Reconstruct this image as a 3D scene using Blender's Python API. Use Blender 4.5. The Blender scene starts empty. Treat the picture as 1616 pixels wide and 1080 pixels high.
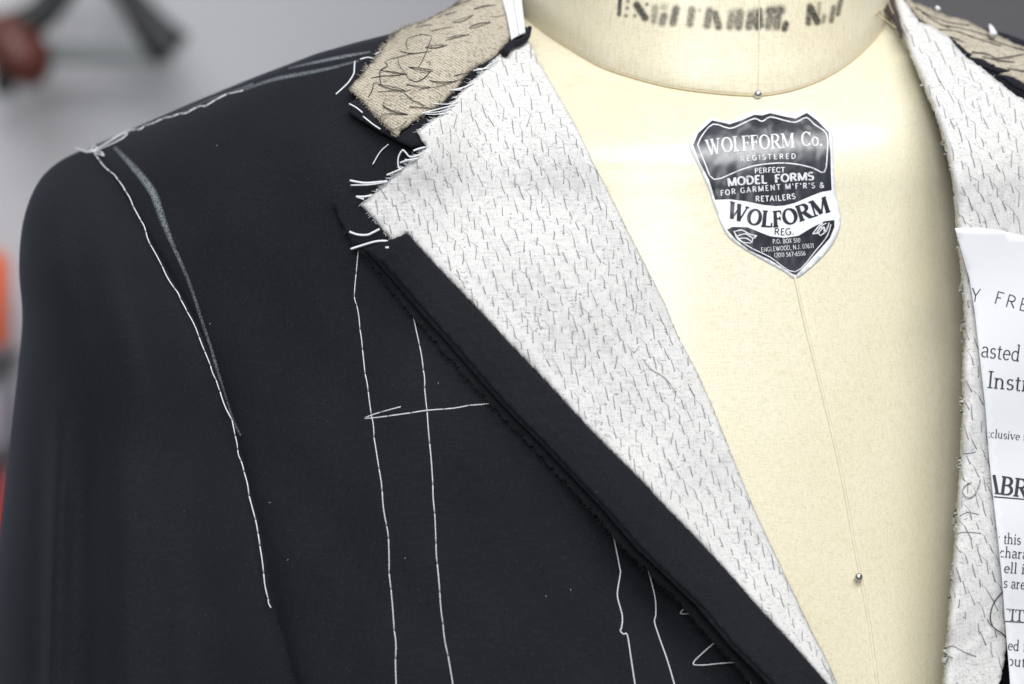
import bpy, math, random
import numpy as np
from mathutils import Vector, Matrix
from mathutils.geometry import delaunay_2d_cdt
random.seed(7); np.random.seed(7)
S = bpy.context.scene
COL = S.collection

# ------------------------------------------------------------------ camera
CAMD = 0.954                       # metres from the lens to the plane of the chest
cam_d = bpy.data.cameras.new('camera'); cam = bpy.data.objects.new('camera', cam_d); COL.objects.link(cam)
cam.location = (0, -CAMD, 0); cam.rotation_euler = (math.radians(90), 0, 0)
cam_d.lens = 85; cam_d.sensor_width = 36; cam_d.clip_start = 0.05; cam_d.clip_end = 50
cam_d.dof.use_dof = True; cam_d.dof.focus_distance = CAMD - 0.012; cam_d.dof.aperture_fstop = 5.6
cam_d.dof.aperture_blades = 9
S.camera = cam

# ------------------------------------------------------------------ light
W = bpy.data.worlds.new('World'); S.world = W; W.use_nodes = True
W.node_tree.nodes['Background'].inputs[0].default_value = (0.95, 0.97, 1.0, 1)
W.node_tree.nodes['Background'].inputs[1].default_value = 0.23
def area(name, loc, target, size, power, color=(1, 1, 1), sy=None):
    l = bpy.data.lights.new(name, 'AREA'); l.energy = power; l.color = color; l.size = size
    if sy: l.shape = 'RECTANGLE'; l.size_y = sy
    o = bpy.data.objects.new(name, l); COL.objects.link(o); o.location = loc
    d = Vector(target) - Vector(loc); o.rotation_euler = d.to_track_quat('-Z', 'Y').to_euler()
    return o
area('ceiling_lamp', (0.10, -1.20, 1.35), (0.05, 0.0, -0.02), 1.1, 20.5, (0.99, 0.99, 1.0), 0.5)
area('ceiling_lamp', (0.75, -0.65, 1.25), (0.1, 0.0, 0.0), 0.8, 9, (1, 0.99, 0.98), 0.3)
area('front_fill', (-0.15, -2.1, 0.75), (0.05, 0, 0), 0.8, 21.5, (0.97, 0.99, 1.0))  # added fill from behind the camera, for the front and the chest gloss
area('wall_fill', (-0.9, 0.3, 1.5), (-1.1, 2.0, 0.1), 1.5, 9.5, (0.98, 0.98, 1.0)).data.spread = math.radians(75)  # added unseen lamp, spread narrowed to brighten the back wall alone
S.view_settings.view_transform = 'Standard'; S.view_settings.look = 'None'
S.view_settings.exposure = 0.0; S.view_settings.gamma = 1.0
S.cycles.use_denoising = True
S.cycles.max_bounces = 6

# ------------------------------------------------------------------ where things stand
PX = 0.00025                       # one photo pixel on the chest plane, metres
def P(px, py, y):
    f = (np.asarray(y) + CAMD) / CAMD
    return np.stack(np.broadcast_arrays((np.asarray(px) - 808.) * PX * f, np.asarray(y), (540. - np.asarray(py)) * PX * f), -1)
def sm(a, b, x):
    t = np.clip((np.asarray(x, float) - a) / (b - a), 0, 1); return t * t * (3 - 2 * t)
def ell(u): return 1 - np.sqrt(1 - np.clip(u, -.985, .985) ** 2)
def slope(py):
    return -.036 * (np.clip(py - 300, 0, None) / 780.) ** 1.15
def F(px, py):                     # bare chest of the form
    px = np.asarray(px, float); py = np.asarray(py, float)
    e = .115 * ell((px - 1080) / 640.)
    t = np.clip((300 - py) / 280., 0, 1.35)
    return e + .07 * t * t + slope(py) + .014 * sm(1400, 1580, px) * sm(60, 260, py)
RX = [-200, 60, 120, 145, 300, 400, 500, 560, 620, 700, 740, 820, 900]
RY = [300, 262, 241, 231, 163, 122, 84, 67, 52, 19, -12, -62, -100]
def ridge(px): return np.interp(px, RX, RY)
def wave(px, py):
    return (.0019 * np.sin(px / 61. + py / 190.) * np.sin(py / 120. - px / 300. + 1)
            + .0008 * np.sin(px / 27. - py / 75. + 2) * np.sin(py / 64. + px / 140.))
def J(px, py, tmax=1.0):           # jacket front
    px = np.asarray(px, float); py = np.asarray(py, float)
    jb = -.020 + .105 * ell((px - 760) / 790.) + slope(py) * .95
    t = np.clip(1 - (py - ridge(px)) / 250., 0, tmax)
    jl = jb + .08 * (1 - np.sqrt(np.clip(1 - t * t, 0, 1)))
    w = sm(640, 840, px) * sm(460, 170, py)
    j = jl * (1 - w) + (F(px, py) - .011) * w
    lim = F(px, py) - .009
    k = .006
    h = np.clip(.5 + .5 * (lim - j) / k, 0, 1)
    use = sm(700, 850, px)
    jm = lim * (1 - h) + j * h - k * h * (1 - h)
    # dip beside the armhole seam and a soft drape from the chest
    return (j * (1 - use) + jm * use) + wave(px, py) * sm(180, 320, px)
def K(px, py):                     # the other front
    px = np.asarray(px, float); py = np.asarray(py, float)
    t = np.clip((300 - py) / 280., 0, 1.35)
    return .115 * ell((px - 1080) / 800.) + .07 * t * t + slope(py) - .013 + .0012 * np.sin(py / 47. + px / 90.)

# ------------------------------------------------------------------ objects
def link(o, parent=None):
    COL.objects.link(o)
    if parent is not None:
        o.parent = parent
        m = Matrix.Identity(4); p = parent
        while p is not None:
            m = p.matrix_basis if p.parent is None else m; p = p.parent
        o.matrix_parent_inverse = m.inverted() if parent.parent is None else Matrix.Identity(4)
    return o
def empty(name, loc, label, cat, group=None):
    o = bpy.data.objects.new(name, None); COL.objects.link(o); o.location = loc
    o.empty_display_size = .02
    o['label'] = label; o['category'] = cat
    if group: o['group'] = group
    o.matrix_basis = Matrix.Translation(loc)
    return o
class MB:
    def __init__(s): s.v = []; s.f = []; s.n = 0
    def add(s, v, f):
        v = np.asarray(v, float).reshape(-1, 3)
        s.f += [tuple(i + s.n for i in q) for q in f]; s.v.append(v); s.n += len(v)
    def build(s, name, mat, parent=None, smooth=True, label=None, kind=None):
        me = bpy.data.meshes.new(name); v = np.concatenate(s.v) if s.v else np.zeros((0, 3))
        me.from_pydata(v.tolist(), [], s.f); me.update()
        if smooth: me.polygons.foreach_set('use_smooth', [True] * len(me.polygons))
        if mat: me.materials.append(mat)
        o = bpy.data.objects.new(name, me); link(o, parent)
        if label: o['label'] = label
        if kind: o['kind'] = kind
        return o
def tube(mb, pts, r, sides=6, taper=0.):
    pts = np.asarray(pts, float); n = len(pts)
    if n < 2: return
    tg = np.gradient(pts, axis=0); tg /= np.linalg.norm(tg, axis=1)[:, None] + 1e-12
    up = np.array([0, -1., 0]); a = np.cross(tg, up); bad = np.linalg.norm(a, axis=1) < 1e-3
    a[bad] = np.cross(tg[bad], [0, 0, 1.]); a /= np.linalg.norm(a, axis=1)[:, None]; b = np.cross(tg, a)
    rr = np.full(n, r) if np.isscalar(r) else np.asarray(r, float)
    if taper: rr = rr * np.linspace(1, 1 - taper, n)
    V = []
    for k in range(sides):
        c, s_ = math.cos(2 * math.pi * k / sides), math.sin(2 * math.pi * k / sides)
        V.append(pts + (a * c + b * s_) * rr[:, None])
    V = np.stack(V, 1).reshape(-1, 3)
    f = [(i * sides + k, i * sides + (k + 1) % sides, (i + 1) * sides + (k + 1) % sides, (i + 1) * sides + k) for i in range(n - 1) for k in range(sides)]
    f += [tuple(range(sides))[::-1], tuple((n - 1) * sides + k for k in range(sides))]
    mb.add(V, f)
def cat(pts, sub=6):               # smooth line through points
    p = np.asarray(pts, float)
    if len(p) < 3: return np.stack([np.linspace(p[0][i], p[-1][i], sub + 1) for i in range(p.shape[1])], -1)
    q = np.vstack([2 * p[0] - p[1], p, 2 * p[-1] - p[-2]]); out = []
    for i in range(1, len(q) - 2):
        for t in np.linspace(0, 1, sub, endpoint=False):
            a, b, c, d = q[i - 1:i + 3]
            out.append(.5 * ((2 * b) + (-a + c) * t + (2 * a - 5 * b + 4 * c - d) * t * t + (-a + 3 * b - 3 * c + d) * t ** 3))
    out.append(p[-1]); return np.array(out)
def dense(pts, step, closed=False):
    p = [np.asarray(q, float) for q in pts]; out = []
    n = len(p) if closed else len(p) - 1
    for i in range(n):
        a, b = p[i], p[(i + 1) % len(p)]; m = max(1, int(round(np.linalg.norm(b - a) / step)))
        for k in range(m): out.append(a + (b - a) * k / m)
    if not closed: out.append(p[-1])
    return np.array(out)
def resample(pts, step):
    p = np.asarray(pts, float); L = np.r_[0, np.cumsum(np.linalg.norm(np.diff(p, axis=0), axis=1))]
    n = max(2, int(L[-1] / step) + 1); s = np.linspace(0, L[-1], n)
    return np.stack([np.interp(s, L, p[:, i]) for i in range(p.shape[1])], -1)
def seg_dist(pts, line, closed=False):
    pts = np.asarray(pts, float); l = np.asarray(line, float)
    if closed: l = np.vstack([l, l[:1]])
    best = np.full(len(pts), 1e9)
    for a, b in zip(l[:-1], l[1:]):
        d = b - a; t = np.clip(((pts - a) @ d) / (d @ d + 1e-12), 0, 1)
        best = np.minimum(best, np.linalg.norm(pts - (a + t[:, None] * d), axis=1))
    return best
def inside(pts, poly):
    x, y = pts[:, 0], pts[:, 1]; c = np.zeros(len(pts), bool); n = len(poly)
    for i in range(n):
        x1, y1 = poly[i]; x2, y2 = poly[i - 1]
        if y1 == y2: continue
        m = ((y1 > y) != (y2 > y)) & (x < (x2 - x1) * (y - y1) / (y2 - y1) + x1); c ^= m
    return c
def sheet(name, outline, depth, mat, parent, step=12, thick=.0008, jit=0., edge=0., edge_w=6., label=None, extra=None, curve=False):
    o = np.asarray(outline, float)
    if curve: o = cat(np.vstack([o, o[:1]]), 5)[:-1]
    b = dense(o, step * .6 if not jit else min(step * .6, 4), True)
    if jit: b = b + np.random.normal(0, jit, b.shape)
    x0, y0 = b.min(0); x1, y1 = b.max(0)
    gx, gy = np.meshgrid(np.arange(x0, x1, step), np.arange(y0, y1, step * .87))
    gx = gx + (np.arange(gx.shape[0]) % 2)[:, None] * step * .5
    g = np.stack([gx.ravel(), gy.ravel()], -1) + np.random.normal(0, step * .03, (gx.size, 2))
    if extra is not None: g = np.vstack([g, np.asarray(extra, float)])
    g = g[inside(g, b)]; g = g[seg_dist(g, b, True) > step * .3]
    if edge:                       # rings that carry the rolled edge
        pass
    allp = np.vstack([b, g]); n = len(b)
    vv, _, ff, _, _, _ = delaunay_2d_cdt([Vector(p) for p in allp], [], [list(range(n))], 1, 1e-4)
    vv = np.array([tuple(v) for v in vv])
    d = depth(vv[:, 0], vv[:, 1])
    if edge:
        ds = seg_dist(vv, b, True); d = d + edge * np.clip(1 - ds / edge_w, 0, 1) ** 2
    V = P(vv[:, 0], vv[:, 1], d)
    mb = MB(); fs = []
    for f in ff:
        f = list(f); a, b_, c = (V[f[0]], V[f[1]], V[f[2]])
        if np.cross(b_ - a, c - a)[1] > 0: f = f[::-1]
        fs.append(tuple(f))
    mb.add(V, fs); ob = mb.build(name, mat, parent, label=label)
    if thick:
        m = ob.modifiers.new('thickness', 'SOLIDIFY'); m.thickness = thick; m.offset = -1
    return ob

# ------------------------------------------------------------------ materials
def new_mat(name):
    m = bpy.data.materials.new(name); m.use_nodes = True; nt = m.node_tree
    return m, nt, nt.nodes['Principled BSDF']
def N(nt, t, **kw):
    n = nt.nodes.new(t)
    for k, v in kw.items():
        if k in n.inputs: n.inputs[k].default_value = v
        else: setattr(n, k, v)
    return n
def mapping(nt, scale, rot=(0, 0, 0)):
    tc = N(nt, 'ShaderNodeTexCoord'); mp = N(nt, 'ShaderNodeMapping')
    mp.inputs['Scale'].default_value = scale; mp.inputs['Rotation'].default_value = rot
    nt.links.new(tc.outputs['Object'], mp.inputs[0]); return mp.outputs[0]
def noise(nt, vec, scale, detail=3, rough=.55):
    n = N(nt, 'ShaderNodeTexNoise'); n.inputs['Scale'].default_value = scale; n.inputs['Detail'].default_value = detail
    n.inputs['Roughness'].default_value = rough; nt.links.new(vec, n.inputs['Vector']); return n.outputs['Fac']
def ramp(nt, fac, stops):
    r = N(nt, 'ShaderNodeValToRGB'); e = r.color_ramp.elements
    while len(e) > 1: e.remove(e[-1])
    e[0].position = stops[0][0]; e[0].color = stops[0][1] + (1,)
    for p, c in stops[1:]:
        q = e.new(p); q.color = c + (1,)
    nt.links.new(fac, r.inputs[0]); return r.outputs[0]
def mathn(nt, op, a, b):
    n = N(nt, 'ShaderNodeMath', operation=op)
    for i, x in enumerate((a, b)):
        if isinstance(x, (int, float)): n.inputs[i].default_value = x
        else: nt.links.new(x, n.inputs[i])
    return n.outputs[0]
def mix(nt, fac, a, b, mode='MIX'):
    n = N(nt, 'ShaderNodeMix', data_type='RGBA', blend_type=mode)
    for i, x in ((0, fac), (6, a), (7, b)):
        if isinstance(x, (int, float)): n.inputs[i].default_value = x
        elif isinstance(x, tuple): n.inputs[i].default_value = x + (1,)
        else: nt.links.new(x, n.inputs[i])
    return n.outputs[2]
def bump(nt, bs, h, dist, strength=1.):
    b = N(nt, 'ShaderNodeBump'); b.inputs['Distance'].default_value = dist; b.inputs['Strength'].default_value = strength
    nt.links.new(h, b.inputs['Height']); nt.links.new(b.outputs[0], bs.inputs['Normal'])
def plain(name, col, rough=.7, metal=0., var=.08, sc=300.):
    m, nt, bs = new_mat(name); v = mapping(nt, (1, 1, 1)); f = noise(nt, v, sc)
    c = ramp(nt, f, [(.3, tuple(x * (1 - var) for x in col)), (.7, tuple(min(1, x * (1 + var)) for x in col))])
    nt.links.new(c, bs.inputs['Base Color']); bs.inputs['Roughness'].default_value = rough; bs.inputs['Metallic'].default_value = metal
    return m
def weave(nt, ang, sx, sy):
    """two sets of threads at right angles with uneven thickness"""
    v1 = mapping(nt, (sx, sx, sx * .07), (0, ang, 0)); v2 = mapping(nt, (sy * .07, sy, sy), (0, ang, 0))
    return noise(nt, v1, 1, 2), noise(nt, v2, 1, 2)
def wool_mat(name, base, tint):
    m, nt, bs = new_mat(name)
    a, b = weave(nt, math.radians(4), 1800, 1800)
    s_ = mathn(nt, 'ADD', a, b)
    big = noise(nt, mapping(nt, (1, 1, 1)), 14, 3)
    c1 = ramp(nt, mathn(nt, 'MULTIPLY', s_, .5), [(.3, tuple(x * .78 for x in base)), (.5, base), (.72, tuple(x * 1.3 for x in base))])
    c2 = ramp(nt, big, [(.3, tint), (.7, (1, 1, 1))])
    c = mix(nt, 1., c1, c2, 'MULTIPLY')
    lint = ramp(nt, noise(nt, mapping(nt, (1, 1, 1)), 1500, 0), [(.80, (0, 0, 0)), (.84, (1, 1, 1))])
    c = mix(nt, mathn(nt, 'MULTIPLY', lint, .06), c, (.35, .38, .42))
    nt.links.new(c, bs.inputs['Base Color'])
    bs.inputs['Roughness'].default_value = .9; bs.inputs['Specular IOR Level'].default_value = .10
    bs.inputs['Sheen Weight'].default_value = .06; bs.inputs['Sheen Roughness'].default_value = .45
    bs.inputs['Sheen Tint'].default_value = (.7, .78, 1, 1)
    bump(nt, bs, s_, .00025, .5); return m
M = {}
M['wool'] = wool_mat('navy_wool', (.0150, .0161, .0192), (.74, .76, .82))
M['wool_dark'] = wool_mat('wool_facing', (.0158, .0169, .0200), (.80, .82, .88))
def canvas_mat(name, base, dark, fleck, ang, contrast=1., sc=1500):
    m, nt, bs = new_mat(name)
    a, b = weave(nt, ang, sc, sc)
    s_ = mathn(nt, 'MULTIPLY', mathn(nt, 'ADD', a, b), .5)
    c = ramp(nt, s_, [(.37, dark), (.50, base), (.7, tuple(min(1, x * 1.08) for x in base))])
    f1 = ramp(nt, noise(nt, mapping(nt, (520, 900, 1150), (0, ang, 0)), 1, 1), [(.655, (0, 0, 0)), (.70, (1, 1, 1))])
    f2 = ramp(nt, noise(nt, mapping(nt, (1, 1, 1)), 45, 3), [(.30, (.35, .35, .35)), (.60, (1, 1, 1))])
    fl = mathn(nt, 'MULTIPLY', mathn(nt, 'MULTIPLY', f1, f2), contrast)
    c = mix(nt, fl, c, fleck)
    nt.links.new(c, bs.inputs['Base Color']); bs.inputs['Roughness'].default_value = .9
    bs.inputs['Specular IOR Level'].default_value = .2
    bump(nt, bs, s_, .0004, .55); return m
M['canvas'] = canvas_mat('white_canvas', (.685, .68, .668), (.55, .547, .537), (.25, .27, .285), math.radians(28), .8)
def ribs(mat, ang, period, amt):
    nt = mat.node_tree; bs = nt.nodes['Principled BSDF']
    wv = N(nt, 'ShaderNodeTexWave', wave_type='BANDS', bands_direction='Z'); wv.inputs['Scale'].default_value = 1 / period / 3.183 * 1.0
    wv.inputs['Distortion'].default_value = 2.2; wv.inputs['Detail'].default_value = 2; wv.inputs['Detail Scale'].default_value = .4
    nt.links.new(mapping(nt, (1, 1, 1), (0, ang, 0)), wv.inputs['Vector'])
    old = bs.inputs['Base Color'].links[0].from_socket
    c = ramp(nt, wv.outputs['Fac'], [(.1, (1 - amt,) * 3), (.6, (1, 1, 1))])
    nt.links.new(mix(nt, 1., old, c, 'MULTIPLY'), bs.inputs['Base Color'])
M['tan'] = canvas_mat('tan_linen', (.54, .485, .395), (.24, .20, .15), (.22, .17, .12), math.radians(36), .55, 1350)
ribs(M['tan'], math.radians(-32), .00105, .30); ribs(M['canvas'], math.radians(28), .0006, .06)
# varnished linen of the form
m, nt, bs = new_mat('varnished_linen')
a, b = weave(nt, math.radians(1.5), 2200, 2200)
s_ = mathn(nt, 'MULTIPLY', mathn(nt, 'ADD', a, b), .5)
big = noise(nt, mapping(nt, (1, 1, .45)), 16, 4)
c1 = ramp(nt, big, [(.3, (.765, .70, .505)), (.5, (.795, .74, .56)), (.72, (.81, .77, .605))])
c2 = ramp(nt, s_, [(.35, (.86, .83, .76)), (.55, (1, 1, 1))])
slub = ramp(nt, noise(nt, mapping(nt, (60, 60, 1700)), 1, 2), [(.62, (1, 1, 1)), (.76, (.93, .91, .86))])
stain = ramp(nt, noise(nt, mapping(nt, (1, 1, 1)), 60, 5, .7), [(.60, (1, 1, 1)), (.80, (.95, .91, .83))])
cc = mix(nt, 1., mix(nt, 1., c1, c2, 'MULTIPLY'), slub, 'MULTIPLY')
nt.links.new(mix(nt, 1., cc, stain, 'MULTIPLY'), bs.inputs['Base Color'])
rr_ = ramp(nt, big, [(.3, (.62, .62, .62)), (.7, (.42, .42, .42))]); nt.links.new(rr_, bs.inputs['Roughness'])
bs.inputs['Roughness'].default_value = .55
bs.inputs['Coat Weight'].default_value = .7; bs.inputs['Coat Roughness'].default_value = .24
bump(nt, bs, s_, .0003, .35); M['linen'] = m
m, nt, bs = new_mat('neck_linen')
a, b = weave(nt, 0, 1500, 1500); s_ = mathn(nt, 'MULTIPLY', mathn(nt, 'ADD', a, b), .5)
big = noise(nt, mapping(nt, (1, 1, 1.4)), 22, 4)
c1 = ramp(nt, big, [(.3, (.76, .69, .50)), (.52, (.79, .73, .555)), (.74, (.81, .76, .61))])
c2 = ramp(nt, s_, [(.35, (.84, .81, .74)), (.55, (1, 1, 1))])
nt.links.new(mix(nt, 1., c1, c2, 'MULTIPLY'), bs.inputs['Base Color'])
bs.inputs['Roughness'].default_value = .5; bs.inputs['Coat Weight'].default_value = .5; bs.inputs['Coat Roughness'].default_value = .35
bump(nt, bs, s_, .0003, .35); M['neck'] = m
M['seam'] = plain('seam_edge', (.58, .49, .31), .6)
M['ridge'] = plain('seam_ridge', (.77, .70, .53), .5)
M['ridge2'] = plain('seam_tan_thread', (.71, .64, .47), .6)  # slightly darker tan for the centre seam lines
M['thread'] = plain('white_cotton', (.78, .80, .82), .8, var=.2, sc=2500)
M['thread_dim'] = plain('grey_cotton', (.40, .42, .44), .8, var=.2, sc=2500)
M['black_thread'] = plain('black_silk', (.045, .04, .04), .6, var=.3, sc=2500)
M['stitch_grey'] = plain('grey_silk', (.31, .32, .325), .7, var=.35, sc=900)
M['run_grey'] = plain('pale_grey_silk', (.50, .51, .515), .7, var=.3, sc=900)
M['tape'] = plain('cotton_tape', (.80, .82, .85), .8, sc=1500)
M['paper'] = plain('paper', (.73, .74, .765), .7, var=.01, sc=90)
M['print'] = plain('grey_ink', (.035, .04, .05), .7)
M['hair_dark'] = plain('wool_fray', (.012, .013, .016), .9)
M['wall'] = plain('wall_paint', (.46, .465, .485), .9, var=.02, sc=2)
M['panel'] = plain('cabinet_paint', (.16, .155, .165), .7, var=.03, sc=2)
M['steel'] = plain('pin_steel', (.62, .62, .62), .22, 1.)
m, nt, bs = new_mat('label_vinyl_white'); bs.inputs['Base Color'].default_value = (.80, .82, .84, 1)
bs.inputs['Roughness'].default_value = .35; M['lab_w'] = m
m, nt, bs = new_mat('label_vinyl_black')
nz = noise(nt, mapping(nt, (1, 1, .6), (0, .6, 0)), 85, 2)
nt.links.new(ramp(nt, nz, [(.35, (.012, .014, .022)), (.75, (.03, .034, .046))]), bs.inputs['Base Color'])
bs.inputs['Roughness'].default_value = .32; bs.inputs['Coat Weight'].default_value = .8; bs.inputs['Coat Roughness'].default_value = .2
bump(nt, bs, nz, .0035, .8); M['lab_k'] = m
m, nt, bs = new_mat('worn_white_print')
nz = noise(nt, mapping(nt, (1, 1, 1)), 420, 4, .75); nt.links.new(ramp(nt, nz, [(.30, (.30, .31, .34)), (.52, (.72, .73, .75))]), bs.inputs['Base Color'])
bs.inputs['Roughness'].default_value = .45; M['lab_t'] = m
# chalk: broken powder
m, nt, bs = new_mat('tailor_chalk')
bs.inputs['Base Color'].default_value = (.42, .47, .50, 1); bs.inputs['Roughness'].default_value = 1
nz = noise(nt, mapping(nt, (1, 1, 1)), 1900, 3, .7)
at = N(nt, 'ShaderNodeAttribute', attribute_name='chalk')
al = mathn(nt, 'MULTIPLY', ramp(nt, nz, [(.40, (0, 0, 0)), (.60, (1, 1, 1))]), at.outputs['Fac'])
nt.links.new(al, bs.inputs['Alpha']); M['chalk'] = m
m, nt, bs = new_mat('stamp_ink')
bs.inputs['Base Color'].default_value = (.02, .02, .018, 1); bs.inputs['Roughness'].default_value = .6
at = N(nt, 'ShaderNodeAttribute', attribute_name='ink')
nz = noise(nt, mapping(nt, (1, 1, 1)), 700, 3, .7)
al = mathn(nt, 'MULTIPLY', at.outputs['Fac'], ramp(nt, nz, [(.25, (.55, .55, .55)), (.6, (1, 1, 1))]))
nt.links.new(al, bs.inputs['Alpha']); M['ink'] = m

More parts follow.
